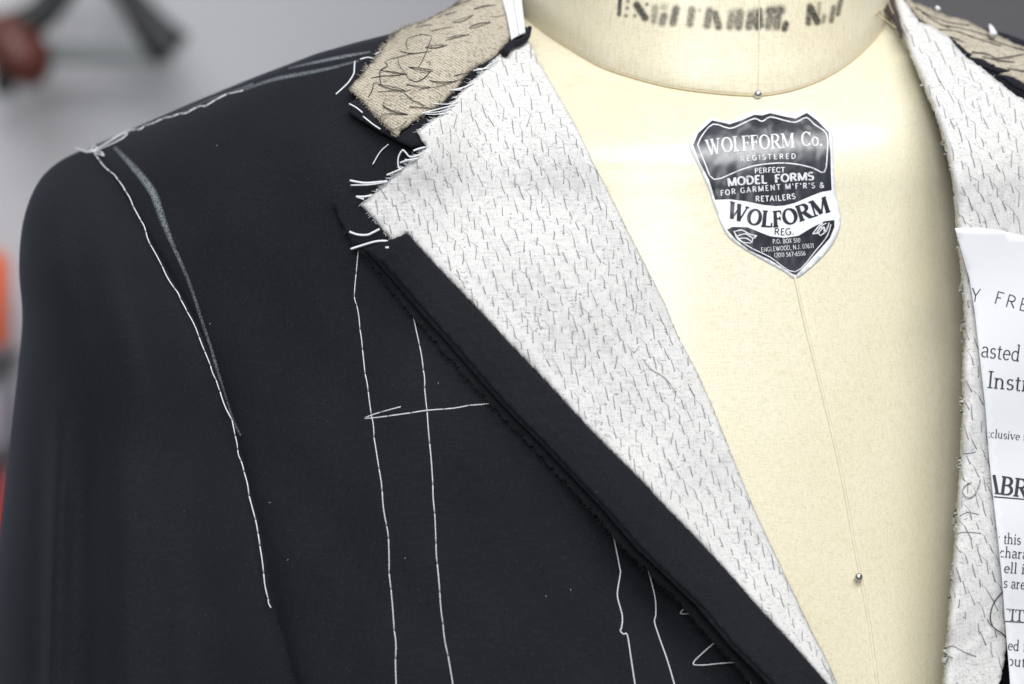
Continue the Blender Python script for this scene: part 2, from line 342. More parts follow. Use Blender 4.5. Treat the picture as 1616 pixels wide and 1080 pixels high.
# ------------------------------------------------------------------ lettering
# own letterforms: T thick stroke, t thin stroke, s serif, E elliptic arc (cx cy rx ry a0 a1)
GL = {
'A': (.80, [('t', '.06,0 .38,1'), ('T', '.38,1 .70,0'), ('t', '.19,.34 .58,.34'), ('s', '-.04,0.03 .2,0.03'), ('s', '.54,0.03 .84,0.03')]),
'B': (.74, [('T', '.17,0 .17,1'), ('s', '.02,.97 .17,.97'), ('s', '.02,.03 .17,.03'), ('t', '.17,.97 .36,.97'), ('t', '.17,.53 .38,.53'), ('t', '.17,.03 .38,.03'), ('E', '.36 .75 .22 .22 90 -90'), ('E', '.38 .28 .26 .25 90 -90')]),
'C': (.78, [('E', '.42 .5 .33 .47 42 318'), ('s', '.70,.68 .70,.97'), ('s', '.70,.06 .70,.30')]),
'D': (.84, [('T', '.17,0 .17,1'), ('s', '.02,.97 .17,.97'), ('s', '.02,.03 .17,.03'), ('t', '.17,.97 .36,.97'), ('t', '.17,.03 .36,.03'), ('E', '.36 .5 .37 .47 90 -90')]),
'E': (.68, [('T', '.17,0 .17,1'), ('s', '.02,.97 .17,.97'), ('s', '.02,.03 .17,.03'), ('t', '.17,.97 .58,.97'), ('t', '.17,.52 .48,.52'), ('t', '.17,.03 .60,.03'), ('s', '.58,.78 .58,.99'), ('s', '.61,.01 .61,.24')]),
'F': (.64, [('T', '.17,0 .17,1'), ('s', '.02,.97 .17,.97'), ('s', '.02,.03 .32,.03'), ('t', '.17,.97 .58,.97'), ('t', '.17,.52 .46,.52'), ('s', '.58,.76 .58,.99'), ('s', '.47,.40 .47,.64')]),
'G': (.84, [('E', '.43 .5 .34 .47 42 330'), ('T', '.72,.08 .72,.44'), ('t', '.50,.44 .80,.44')]),
'I': (.36, [('T', '.18,0 .18,1'), ('s', '.03,.97 .33,.97'), ('s', '.03,.03 .33,.03')]),
'J': (.50, [('T', '.34,.25 .34,1'), ('s', '.18,.97 .48,.97'), ('E', '.19 .25 .15 .22 0 -150')]),
'L': (.66, [('T', '.17,0 .17,1'), ('s', '.02,.97 .34,.97'), ('s', '.02,.03 .17,.03'), ('t', '.17,.03 .60,.03'), ('s', '.60,.01 .60,.26')]),
'M': (1.02, [('t', '.14,0 .14,1'), ('T', '.16,1 .50,.05'), ('t', '.50,.05 .84,1'), ('T', '.86,0 .86,1'), ('s', '0,.97 .16,.97'), ('s', '0,.03 .28,.03'), ('s', '.84,.97 1.0,.97'), ('s', '.72,.03 1.0,.03')]),
'N': (.86, [('t', '.14,0 .14,1'), ('T', '.14,1 .70,0'), ('t', '.70,0 .70,1'), ('s', '0,.97 .14,.97'), ('s', '0,.03 .28,.03'), ('s', '.57,.97 .84,.97')]),
'O': (.86, [('E', '.43 .5 .34 .47 0 360')]),
'P': (.68, [('T', '.17,0 .17,1'), ('s', '.02,.97 .17,.97'), ('s', '.02,.03 .32,.03'), ('t', '.17,.97 .36,.97'), ('t', '.17,.48 .36,.48'), ('E', '.36 .725 .24 .245 90 -90')]),
'R': (.80, [('T', '.17,0 .17,1'), ('s', '.02,.97 .17,.97'), ('s', '.02,.03 .32,.03'), ('t', '.17,.97 .38,.97'), ('t', '.17,.50 .38,.50'), ('E', '.38 .735 .24 .235 90 -90'), ('T', '.38,.50 .68,.03'), ('s', '.66,.03 .82,.03')]),
'S': (.64, [('E', '.32 .74 .22 .23 30 270'), ('E', '.32 .27 .24 .24 90 -150')]),
'T': (.72, [('T', '.36,0 .36,1'), ('t', '.04,.97 .68,.97'), ('s', '.04,.76 .04,.99'), ('s', '.68,.76 .68,.99'), ('s', '.2,.03 .52,.03')]),
'W': (1.16, [('T', '.12,1 .38,0'), ('t', '.38,0 .60,.92'), ('T', '.50,1 .78,0'), ('t', '.78,0 1.02,1'), ('s', '0,.97 .26,.97'), ('s', '.42,.97 .64,.97'), ('s', '.90,.97 1.14,.97')]),
'X': (.76, [('T', '.12,1 .64,0'), ('t', '.62,1 .12,0')]),
'Y': (.76, [('T', '.06,1 .38,.45'), ('t', '.70,1 .38,.45'), ('T', '.38,.45 .38,0'), ('s', '-.04,.97 .2,.97'), ('s', '.58,.97 .8,.97'), ('s', '.24,.03 .52,.03')]),
'&': (.86, [('E', '.38 .78 .16 .18 -40 200'), ('T', '.24,.70 .74,.03'), ('E', '.34 .25 .24 .22 100 330'), ('t', '.52,.15 .74,.48')]),
'.': (.34, [('T', '.17,0 .17,.15')]),
',': (.34, [('T', '.19,.14 .17,0 .10,-.16')]),
"'": (.26, [('T', '.13,.72 .13,1')]),
'-': (.42, [('T', '.06,.42 .36,.42')]),
'(': (.40, [('E', '.42 .5 .26 .58 120 240')]), ')': (.40, [('E', '-.02 .5 .26 .58 60 -60')]),
'0': (.66, [('E', '.33 .5 .23 .47 0 360')]), '1': (.50, [('T', '.28,0 .28,1'), ('t', '.28,.97 .12,.80'), ('s', '.12,.03 .44,.03')]),
'2': (.64, [('E', '.31 .73 .22 .24 160 -30'), ('T', '.50,.58 .10,.05'), ('t', '.10,.04 .56,.04')]),
'3': (.62, [('E', '.29 .75 .21 .22 140 -90'), ('E', '.29 .27 .23 .24 90 -140')]),
'5': (.62, [('t', '.16,.96 .54,.96'), ('t', '.16,.96 .13,.55'), ('E', '.28 .32 .24 .29 110 -140')]),
'6': (.64, [('E', '.32 .30 .22 .27 0 360'), ('T', '.11,.34 .18,.68 .46,.98')]),
'7': (.60, [('t', '.06,.96 .54,.96'), ('T', '.54,.96 .22,0')]),
'9': (.64, [('E', '.32 .70 .22 .27 0 360'), ('T', '.53,.66 .46,.32 .18,.02')]),
'a': (.56, [('E', '.25 .46 .17 .17 160 0'), ('T', '.42,.46 .42,.08 .52,.03'), ('E', '.26 .18 .17 .16 90 300'), ('t', '.26,.34 .42,.36')]),
'b': (.62, [('T', '.14,0 .14,1.02'), ('s', '.02,1.0 .14,1.0'), ('E', '.32 .31 .22 .29 150 -150')]),
'c': (.52, [('E', '.29 .31 .20 .29 50 310')]),
'd': (.64, [('T', '.46,0 .46,1.02'), ('s', '.34,1.0 .46,1.0'), ('s', '.46,.03 .56,.03'), ('E', '.28 .31 .20 .29 30 330')]),
'e': (.54, [('E', '.28 .31 .20 .29 0 315'), ('t', '.08,.34 .48,.34')]),
'f': (.38, [('T', '.17,0 .17,.80'), ('E', '.31 .80 .14 .20 180 50'), ('t', '.03,.60 .33,.60'), ('s', '.05,.03 .31,.03')]),
'h': (.66, [('T', '.14,0 .14,1.02'), ('s', '.02,1.0 .14,1.0'), ('s', '.03,.03 .25,.03'), ('E', '.31 .38 .17 .22 160 0'), ('T', '.48,.38 .48,0'), ('s', '.38,.03 .60,.03')]),
'i': (.32, [('T', '.16,0 .16,.62'), ('T', '.16,.80 .16,.92'), ('s', '.05,.60 .16,.60'), ('s', '.04,.03 .28,.03')]),
'l': (.32, [('T', '.16,0 .16,1.02'), ('s', '.05,1.0 .16,1.0'), ('s', '.04,.03 .28,.03')]),
'n': (.66, [('T', '.14,0 .14,.62'), ('s', '.02,.60 .14,.60'), ('s', '.03,.03 .25,.03'), ('E', '.31 .38 .17 .22 160 0'), ('T', '.48,.38 .48,0'), ('s', '.38,.03 .60,.03')]),
'o': (.60, [('E', '.30 .31 .21 .29 0 360')]),
'r': (.46, [('T', '.14,0 .14,.62'), ('s', '.02,.60 .14,.60'), ('s', '.03,.03 .28,.03'), ('E', '.30 .40 .15 .19 170 50')]),
's': (.46, [('E', '.23 .455 .14 .15 30 270'), ('E', '.23 .165 .16 .15 90 -150')]),
't': (.38, [('T', '.17,.12 .17,.78'), ('t', '.04,.60 .33,.60'), ('E', '.27 .13 .10 .12 180 310')]),
'u': (.66, [('T', '.14,.24 .14,.62'), ('s', '.02,.60 .14,.60'), ('E', '.31 .24 .17 .22 180 340'), ('T', '.48,0 .48,.62'), ('s', '.38,.60 .48,.60'), ('s', '.48,.03 .58,.03')]),
'v': (.60, [('T', '.08,.62 .31,0'), ('t', '.31,0 .52,.62'), ('s', '0,.60 .18,.60'), ('s', '.42,.60 .60,.60')]),
'x': (.58, [('T', '.08,.62 .48,0'), ('t', '.48,.62 .08,0'), ('s', '0,.60 .18,.60'), ('s', '.38,.60 .56,.60'), ('s', '0,.03 .18,.03'), ('s', '.38,.03 .58,.03')]),
}
def glyph_strokes(ch, T, t, serif):
    """list of (points Nx2, widths N)"""
    out = []
    for k, d in GL[ch][1]:
        if k == 's' and not serif: continue
        if k == 'E':
            cx, cy, rx, ry, a0, a1 = map(float, d.split()); n = max(5, int(abs(a1 - a0) / 20))
            a = np.radians(np.linspace(a0, a1, n + 1)); p = np.stack([cx + rx * np.cos(a), cy + ry * np.sin(a)], -1)
            w = t + (T - t) * np.abs(np.cos(a)) ** 1.3
        else:
            p = np.array([[float(q) for q in r.split(',')] for r in d.split()])
            p = dense(p, .3); w = np.full(len(p), T if k == 'T' else t)
        out.append((p, w))
    return out
def base_line(base, total, n=60):
    b = cat(base, 12) if len(base) > 2 else dense(base, 3)
    L = np.r_[0, np.cumsum(np.linalg.norm(np.diff(b, axis=0), axis=1))]
    def f(s):
        s = np.asarray(s) / total * L[-1]
        p = np.stack([np.interp(s, L, b[:, i]) for i in (0, 1)], -1)
        e = L[-1] * .02
        s2 = np.clip(s, e, L[-1] - e)
        q = np.stack([np.interp(s2 + e, L, b[:, i]) - np.interp(s2 - e, L, b[:, i]) for i in (0, 1)], -1)
        q /= np.linalg.norm(q, axis=1)[:, None]
        return p, np.stack([q[:, 1], -q[:, 0]], -1), L[-1] / total
    return f
LAYER = [0]
def text(mb, s, base, h, depth, off=.0002, T=.13, t=.06, serif=True, space=0., up=None, clip=None, h2=None):
    adv = [(GL[c][0] + space) if c != ' ' else .34 + space for c in s]; total = sum(adv) - space
    f = base_line(base, total); x = 0
    for c, a in zip(s, adv):
        if c != ' ':
            for p, w in glyph_strokes(c, T, t, serif):
                tg = np.gradient(p, axis=0); tg /= np.linalg.norm(tg, axis=1)[:, None] + 1e-9
                nr = np.stack([-tg[:, 1], tg[:, 0]], -1)
                if c in 'OEFLTDG' or True:
                    pass
                q = np.concatenate([p + nr * w[:, None] / 2, p - nr * w[:, None] / 2])
                pos, nn, _ = f(q[:, 0] + x)
                if up is not None: nn = np.broadcast_to(np.asarray(up, float), nn.shape)
                hh = h if h2 is None else h + (h2 - h) * ((q[:, 0] + x) / total)[:, None]
                v = pos + nn * (q[:, 1:2] * hh)
                n = len(p); LAYER[0] = (LAYER[0] + 1) % 7
                V = P(v[:, 0], v[:, 1], depth(v[:, 0], v[:, 1]) - off - LAYER[0] * .000012)
                fc = [(i, i + 1, n + i + 1, n + i) for i in range(n - 1)]
                if clip is not None:
                    ok = clip(v[:, 0], v[:, 1]); fc = [q_ for q_ in fc if all(ok[list(q_)])]
                if fc: mb.add(V, fc)
        x += a
def ribbon(mb, line, w, depth, off, closed=False, sub=4):
    p = np.asarray(line, float)
    p = dense(p, sub, closed)
    if closed: p = np.vstack([p, p[:1]])
    tg = np.gradient(p, axis=0)
    if closed: tg[0] = tg[-1] = p[1] - p[-2]
    tg /= np.linalg.norm(tg, axis=1)[:, None] + 1e-9
    nr = np.stack([-tg[:, 1], tg[:, 0]], -1); ww = np.full(len(p), w) if np.isscalar(w) else np.interp(np.linspace(0, 1, len(p)), np.linspace(0, 1, len(w)), w)
    a = p + nr * ww[:, None] / 2; b = p - nr * ww[:, None] / 2; n = len(p)
    v = np.concatenate([a, b]); V = P(v[:, 0], v[:, 1], depth(v[:, 0], v[:, 1]) - off)
    mb.add(V, [(i, i + 1, n + i + 1, n + i) for i in range(n - 1)])

# ------------------------------------------------------------------ background
def quad_box(mb, x0, x1, y0, y1, z0, z1, bev=0.):
    import bmesh
    bm = bmesh.new(); bmesh.ops.create_cube(bm, size=1.)
    bmesh.ops.scale(bm, vec=(x1 - x0, y1 - y0, z1 - z0), verts=bm.verts)
    bmesh.ops.translate(bm, vec=((x0 + x1) / 2, (y0 + y1) / 2, (z0 + z1) / 2), verts=bm.verts)
    if bev: bmesh.ops.bevel(bm, geom=bm.edges[:] + bm.verts[:], offset=bev, segments=3, affect='EDGES', profile=.5)
    bm.verts.index_update()
    mb.add([v.co[:] for v in bm.verts], [tuple(v.index for v in f.verts) for f in bm.faces]); bm.free()
mb = MB(); quad_box(mb, -3, 3, 2.0, 2.1, -2.0, 2.2)
w = mb.build('wall', M['wall'], smooth=False); w['kind'] = 'structure'
YB = 1.88; kB = 1.28; fB = (YB + CAMD) / CAMD * PX
def bx(px): return (px - 808) * fB
def bz(py): return (540 - py) * fB
# dark cabinet behind the right shoulder
cab = empty('cabinet', (0.85, 1.9, -1.5), 'dark grey cabinet out of focus behind the neck and far shoulder', 'cabinet')
mb = MB(); quad_box(mb, .12, 2.2, 1.62, 1.985, -1.5, 1.4, .01); mb.build('cabinet_body', M['panel'], cab, smooth=False)
mb = MB(); quad_box(mb, .15, 1.10, 1.60, 1.618, -1.45, 1.36, .004); mb.build('door', M['panel'], cab, smooth=False)
mb = MB(); quad_box(mb, 1.12, 2.1, 1.60, 1.618, -1.45, 1.36, .004); mb.build('door', M['panel'], cab, smooth=False)
# bow-framed tool hung at top left
tool = empty('hanging_tool', (bx(100), YB, bz(80)), 'out of focus tool with black arched frame, red brown grip and grey bar', 'tool')
M['black'] = plain('black_rubber', (.010, .011, .012), .5); M['redbrown'] = plain('red_grip', (.085, .016, .008), .5, sc=40)
M['greybar'] = plain('grey_metal', (.12, .135, .135), .5, .3); M['orange'] = plain('orange_plastic', (1.0, .12, .004), .5, sc=20)
M['red'] = plain('red_plastic', (.42, .01, .012), .5); M['lilac'] = plain('grey_card', (.33, .30, .35), .8)
p = cat([(10, 48), (50, 32), (78, 8), (110, -30), (150, -42), (190, -22), (222, 22), (248, 55), (272, 80)], 8)
mb = MB(); n = len(p); tube(mb, np.stack([bx(p[:, 0]), np.full(n, YB), bz(p[:, 1])], -1), np.interp(np.arange(n), [0, n * .3, n * .6, n * .85, n - 1], [.021, .019, .015, .023, .027]), 12); mb.build('frame', M['black'], tool)
mb = MB(); quad_box(mb, bx(40), bx(272), YB - .002, YB + .003, bz(100), bz(67), .0015); mb.build('bar', M['greybar'], tool)
mb = MB(); p = cat([(20, 25), (26, 60), (48, 96), (30, 120)], 8); n = len(p)
tube(mb, np.stack([bx(p[:, 0] - 12), np.full(n, YB - .004), bz(p[:, 1])], -1), np.interp(np.arange(n), [0, n * .25, n * .7, n - 1], [.018, .031, .036, .023]), 14); mb.build('grip', M['redbrown'], tool)
mb = MB(); p = cat([(8, 105), (8, 130), (2, 150)], 6); n = len(p)
tube(mb, np.stack([bx(p[:, 0]), np.full(n, YB - .002), bz(p[:, 1])], -1), np.linspace(.018, .0115, n), 12); mb.build('grip_end', M['black'], tool)
mb = MB(); tube(mb, [(bx(150), YB, bz(-42)), (bx(150), 2.0, bz(-42))], .005, 8); hk = mb.build('wall_peg', M['greybar']); hk['label'] = 'grey peg on the wall holding the arched tool'; hk['category'] = 'peg'
# shelf with containers at left edge
mb = MB(); quad_box(mb, bx(-420), bx(8), YB - .06, 2.0, bz(722), bz(706), .003); sh = mb.build('wall_shelf', M['panel'], smooth=False); sh['label'] = 'dark thin shelf end out of focus beside the sleeve'; sh['category'] = 'shelf'
mb = MB(); quad_box(mb, bx(-420), bx(6), YB - .06, 2.0, bz(562), bz(550), .003); sh = mb.build('wall_shelf', M['lilac'], smooth=False); sh['label'] = 'grey shelf end under the orange container'; sh['category'] = 'shelf'
def lathe(mb, prof, cx, cy, seg=28):
    pr = np.asarray(prof, float); n = len(pr); a = np.linspace(0, 2 * math.pi, seg, endpoint=False)
    V = np.array([[cx + r * math.cos(t), cy + r * math.sin(t), z] for r, z in pr for t in a])
    mb.add(V, [(i * seg + k, i * seg + (k + 1) % seg, (i + 1) * seg + (k + 1) % seg, (i + 1) * seg + k) for i in range(n - 1) for k in range(seg)] + [tuple(range(seg))[::-1], tuple((n - 1) * seg + k for k in range(seg))])
z0, z1 = bz(549.5), bz(395); cx_ = bx(13) - .045
orange = empty('orange_container', (cx_, YB, z0), 'bright orange rounded container out of focus at the left edge', 'container')
mb = MB(); lathe(mb, [(.036, z0), (.044, z0 + .008), (.045, z1 - .015), (.036, z1)], cx_, YB); mb.build('container_body', M['orange'], orange)
mb = MB(); lathe(mb, [(.016, z1), (.016, z1 + .012), (.013, z1 + .015)], cx_ - .005, YB); mb.build('cap', M['panel'], orange)
mb = MB(); quad_box(mb, bx(-150), bx(9), YB - .04, YB + .06, bz(705.5), bz(612), .004); b_ = mb.build('card_box', M['lilac']); b_['label'] = 'pale grey lilac box standing on the dark shelf'; b_['category'] = 'box'
z0, z1 = bz(1010), bz(745); cx_ = bx(9) - .057
mb = MB(); lathe(mb, [(.051, z0), (.057, z0 + .01), (.057, z1 - .008), (.051, z1)], cx_, YB)
red = empty('red_tin', (cx_, YB, z0), 'deep red tin out of focus beside the lower sleeve', 'tin')
mb.build('tin_body', M['red'], red); mb = MB(); lathe(mb, [(.052, z1), (.052, z1 + .005), (.048, z1 + .006)], cx_, YB); mb.build('lid', M['red'], red)
mb = MB(); quad_box(mb, bx(-420), bx(6), YB - .06, 2.0, bz(1024), bz(1010.5), .003); sh = mb.build('wall_shelf', M['lilac'], smooth=False); sh['label'] = 'grey shelf end under the red tin'; sh['category'] = 'shelf'

# ------------------------------------------------------------------ dress form
form = empty('dress_form', (0.06, .08, -.16), 'cream varnished linen dress form with black shield label on its chest', 'dress form')
mb = MB(); pys = np.arange(-34, 1240, 13.); pxs = np.linspace(470, 1690, 96); V = []
rows = len(pys); cols = len(pxs)
for py in pys:
    xa = np.interp(py, [-34, 40, 150, 330], [800, 790, 690, 470]); xb = np.interp(py, [-34, 10, 60, 150, 330], [1410, 1425, 1480, 1580, 1690]); pxs = np.linspace(xa, xb, 96)
    fr = P(pxs, py, F(pxs, py)); ends = (fr[0, 1] + fr[-1, 1]) / 2
    bk = fr[::-1][1:-1].copy(); bk[:, 1] = ends + (ends - bk[:, 1]) * .9
    V.append(np.vstack([fr, bk]))
L_ = len(V[0]); VV = np.vstack(V)
fc = [(i * L_ + k, (i + 1) * L_ + k, (i + 1) * L_ + (k + 1) % L_, i * L_ + (k + 1) % L_) for i in range(rows - 1) for k in range(L_)]
fc += [tuple(range(L_)), tuple((rows - 1) * L_ + k for k in range(L_))[::-1]]
mb.add(VV, fc); mb.build('torso', M['linen'], form)
# neck
SX = [806, 820, 860, 900, 950, 1000, 1050, 1100, 1150, 1196, 1230, 1262, 1300, 1335, 1365, 1385, 1398, 1406]
SY = [4, 20, 52, 78, 106, 123, 136, 144, 149, 151, 147, 139, 124, 103, 78, 56, 36, 18]
sc_ = cat(np.stack([SX, SY], -1), 6)
def seam_y(px): return np.interp(px, sc_[:, 0], sc_[:, 1])
NC, NR = 1106., 300.
def NK(px, py):
    px = np.clip(px, NC - NR + .5, NC + NR - .5); s0 = seam_y(px); yb = F(px, s0)
    yt = .090 - .062 * np.sqrt(np.clip(1 - ((px - NC) / NR) ** 2, 0, 1))
    a = np.clip((s0 - py) / (s0 + 140.), 0, 1)
    bulge = .0009 * np.exp(-(np.clip(s0 - py, 0, None) / 26. - 1.0) ** 2) * sm(-.0, 5, s0 - py)
    return yb * (1 - a ** .85) + yt * a ** .85 - bulge - .0007
mb = MB(); phi = np.linspace(0.02, math.pi - .02, 90); pxn = NC - NR * np.cos(phi) * .998
aa = np.r_[-0.03, 0, .02, .05, .09, .14, .2, .27, .35, .45, .55, .65, .76, .88, 1.]; V = []
for a in aa:
    py = seam_y(pxn) - a * (seam_y(pxn) + 140); y = NK(pxn, py)
    if a < 0: y = y + .004
    fr = P(pxn, py, y); bk = fr[::-1][1:-1].copy(); mid = fr[[0, -1], 1].mean(); bk[:, 1] = mid + (mid - bk[:, 1]) * .9 ; bk[:, 2] = np.maximum(bk[:, 2], fr[0, 2] * .5 + fr[-1, 2] * .5)
    V.append(np.vstack([fr, bk]))
L_ = len(V[0]); mb.add(np.vstack(V), [(i * L_ + k, i * L_ + (k + 1) % L_, (i + 1) * L_ + (k + 1) % L_, (i + 1) * L_ + k) for i in range(len(aa) - 1) for k in range(L_)] + [tuple((len(aa) - 1) * L_ + k for k in range(L_))])
neck = mb.build('neck', M['neck'], form)
mb = MB(); s2 = sc_[(sc_[:, 0] > 808) & (sc_[:, 0] < 1404)]; tube(mb, P(s2[:, 0], s2[:, 1], F(s2[:, 0], s2[:, 1]) - .0006), .00042, 6); mb.build('neck_seam', M['seam'], form)
c = np.array([(1197, -60), (1198, 0), (1198, 60), (1197, 110), (1196, 148)]); c = dense(c, 5)
mb = MB(); tube(mb, P(c[:, 0], c[:, 1], NK(c[:, 0], c[:, 1]) - .00002), .00024, 6); mb.build('centre_seam', M['ridge2'], form)
c = cat([(1253, 434), (1257, 450), (1270, 510), (1290, 590), (1312, 680), (1330, 760), (1346, 850), (1358, 912), (1372, 990), (1384, 1080), (1396, 1180)], 8)
mb = MB(); tube(mb, P(c[:, 0], c[:, 1], F(c[:, 0], c[:, 1]) + .00022), .0008, 8); mb.build('centre_seam', M['ridge'], form)
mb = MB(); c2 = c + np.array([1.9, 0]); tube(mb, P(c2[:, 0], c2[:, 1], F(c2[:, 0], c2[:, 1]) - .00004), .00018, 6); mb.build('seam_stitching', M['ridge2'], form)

# stencilled lettering on the neck: flat ink print carried by its own fine patch
gx = np.arange(966, 1346, 1.1); gy = np.arange(-16, 58, 1.1); GX, GY = np.meshgrid(gx, gy); pts = np.stack([GX.ravel(), GY.ravel()], -1)
ink = np.zeros(len(pts))
def stamp_seg(a, b, w, soft, k):
    global ink
    soft *= 1.35; k *= .92
    d = seg_dist(pts, np.array([a, b], float)); ink = np.maximum(ink, k * np.clip(1 - (d - w / 2) / soft, 0, 1) ** 1.5 * 1.0)
def dab(x, y, r, soft, k): stamp_seg((x, y), (x + .01, y), r * 2, soft, k)
stamp_seg((979, -6), (977, 23), 3.5, 2.5, .85)
for x, y in ((991, 2), (990, 13), (988, 25), (1002, 25), (1021, 7)): dab(x, y, 1.2, 3, .55)
stamp_seg((1005, 8), (1018, 28), 6.5, 4, .92)
stamp_seg((1034, 12), (1032, 33), 5, 5, .42); stamp_seg((1048, 25), (1045, 36), 6, 5, .60); dab(1048, 11, 3, 6, .3)
stamp_seg((1067, 14), (1062, 36), 6, 5, .68); stamp_seg((1092, 16), (1089, 38), 6, 5, .58); dab(1104, 16, 1, 4, .25)
stamp_seg((1120, 18), (1116, 40), 7, 5, .62); stamp_seg((1128, 22), (1134, 42), 6, 5, .72); stamp_seg((1120, 19), (1126, 19), 4, 5, .45)
for x0, k in ((1160, .62), (1190, .78), (1220, .66)):
    stamp_seg((x0 - 5, 24), (x0 - 8, 42), 6, 5, k * .9); stamp_seg((x0 + 8, 20), (x0 + 6, 42), 7, 5, k); stamp_seg((x0 - 2, 30), (x0 + 4, 38), 8, 7, k * .85); stamp_seg((x0 - 6, 20), (x0 + 8, 17), 4, 6, k * .6)
stamp_seg((1199, 16), (1202, 40), 5, 4, .62); stamp_seg((1215, 18), (1232, 16), 8, 6, .7)
stamp_seg((1240, 38), (1238, 45), 6, 4, .85)
stamp_seg((1278, 10), (1276, 36), 5, 4, .75); stamp_seg((1280, 14), (1290, 34), 7, 4, .9); stamp_seg((1293, 6), (1291, 30), 2, 4, .38)
stamp_seg((1301, 26), (1299, 34), 3, 4, .45); stamp_seg((1316, 12), (1312, 33), 4, 3.5, .62); stamp_seg((1328, -4), (1322, 22), 4, 3.5, .62)
mb = MB(); nx, ny = len(gx), len(gy)
mb.add(P(GX.ravel(), GY.ravel(), NK(GX.ravel(), GY.ravel()) - .00015), [(j * nx + i, j * nx + i + 1, (j + 1) * nx + i + 1, (j + 1) * nx + i) for j in range(ny - 1) for i in range(nx - 1)])
st = mb.build('stencilled_lettering', M['ink'], neck, label='smudged black stencilled lettering round the neck')
at = st.data.attributes.new('ink', 'FLOAT', 'POINT'); at.data.foreach_set('value', np.clip(ink, 0, 1).astype(np.float32))

# shield label ------------------------------------------------------
def Z(pts): return np.array([(1060 + x / 3.6, 150 + y / 3.6) for x, y in pts])
outer = cat(Z([(95, 262), (150, 193), (222, 128), (300, 146), (350, 138), (420, 105), (500, 90), (570, 80), (640, 92), (700, 102), (735, 92), (770, 76), (830, 115), (898, 190), (918, 240), (920, 330), (924, 450), (934, 560), (955, 640), (962, 720), (942, 800), (890, 885), (800, 975), (705, 1042), (640, 1003), (520, 938), (400, 867), (310, 790), (245, 640), (205, 520), (165, 430), (110, 320)]), 4)
lab = sheet('maker_label', outer, lambda x, y: F(x, y) - .0004, M['lab_w'], form, step=7, thick=.0003, label='black and white shield shaped vinyl label')
def lay(name, outline, off, mat, step=7): return sheet(name, outline, lambda x, y: F(x, y) - off, mat, lab, step=step, thick=0)
up_b = Z([(122, 283), (150, 218), (230, 144), (330, 166), (400, 143), (470, 112), (512, 116), (560, 103), (640, 122), (705, 134), (768, 101), (830, 148), (893, 212), (903, 330), (905, 450), (909, 541), (850, 551), (800, 570), (700, 613), (640, 628), (590, 631), (520, 624), (420, 603), (330, 592), (247, 595), (212, 480), (162, 388)])
lay('black_field', up_b, .00050, M['lab_k'], 5)
lo_b = Z([(315, 765), (345, 750), (430, 752), (500, 780), (560, 803), (640, 812), (720, 800), (800, 752), (870, 717), (925, 711), (925, 750), (900, 812), (830, 892), (705, 1027), (560, 937), (440, 882), (365, 822)])
lay('black_field', lo_b, .00050, M['lab_k'], 5)
FD = lambda x, y: F(x, y)
mb = MB()
inner = Z([(148, 282), (172, 232), (236, 166), (330, 190), (400, 164), (470, 134), (515, 150), (560, 125), (640, 144), (705, 155), (765, 128), (812, 168), (880, 222), (884, 330), (868, 438), (800, 414), (700, 392), (600, 387), (480, 400), (380, 430), (242, 480), (190, 390)])
ribbon(mb, cat(np.vstack([inner, inner[:1]]), 3)[:-1], 2.0, FD, .00056, closed=True)
low = cat(Z([(352, 775), (390, 825), (450, 868), (560, 922), (701, 1005), (822, 880), (884, 800), (905, 735)]), 4)
ribbon(mb, low, 1.6, FD, .00056)
for q in ([(360, 775), (400, 768), (440, 790), (485, 800)], [(375, 800), (420, 790), (455, 810), (478, 812)], [(385, 815), (425, 815), (455, 835)], [(355, 772), (370, 810), (400, 835), (450, 842)], [(485, 800), (462, 815), (455, 842)],
          [(800, 790), (840, 740), (855, 725), (850, 760)], [(820, 790), (850, 745), (880, 728)], [(800, 790), (830, 785), (845, 800)], [(845, 800), (880, 770), (895, 725)], [(835, 785), (865, 750), (868, 780), (890, 740)]):
    ribbon(mb, cat(Z(q), 5), [1.6, 2.4, 1.4], FD, .00058, sub=2)
mb.build('white_line_work', M['lab_t'], lab)
mb = MB()
kw = dict(depth=FD, off=.00060)
text(mb, 'WOLFFORM', Z([(200, 343), (320, 326), (450, 315), (580, 306), (700, 299)]), 24.5, T=.165, t=.07, h2=23, **kw)
text(mb, 'Co.', Z([(736, 292), (800, 290), (862, 290)]), 23, T=.165, t=.07, **kw)
text(mb, 'REGISTERED', Z([(390, 378), (545, 366), (706, 362)]), 8, T=.17, t=.17, serif=False, space=.28, **kw)
text(mb, 'PERFECT', Z([(470, 446), (560, 441), (645, 440)]), 8, T=.17, t=.17, serif=False, **kw)
text(mb, 'MODEL', Z([(318, 521), (430, 508), (545, 502)]), 13, T=.22, t=.2, serif=False, **kw)
text(mb, 'FORMS', Z([(585, 499), (700, 490), (810, 483)]), 12.5, T=.22, t=.2, serif=False, **kw)
text(mb, "FOR GARMENT M'F'R'S &", Z([(278, 574), (420, 556), (600, 540), (740, 532), (868, 528)]), 8.6, T=.2, t=.19, serif=False, space=.22, **kw)
text(mb, 'RETAILERS', Z([(475, 606), (590, 603), (705, 590)]), 8.6, T=.19, t=.18, serif=False, space=.1, **kw)
text(mb, 'P.O. BOX 510', Z([(573, 846), (650, 842), (732, 838)]), 7, T=.13, t=.12, serif=False, **kw)
text(mb, 'ENGLEWOOD, N.J. 07631', Z([(508, 892), (650, 882), (810, 868)]), 7, T=.13, t=.12, serif=False, **kw)
text(mb, '(201) 567-6556', Z([(582, 924), (670, 918), (762, 912)]), 7, T=.13, t=.12, serif=False, **kw)
mb.build('white_lettering', M['lab_t'], lab, smooth=False)
mb = MB()
text(mb, 'WOLFORM', Z([(305, 690), (420, 728), (520, 748), (620, 748), (720, 722), (810, 692), (905, 662)]), 25.5, T=.22, t=.09, h2=25, **kw)
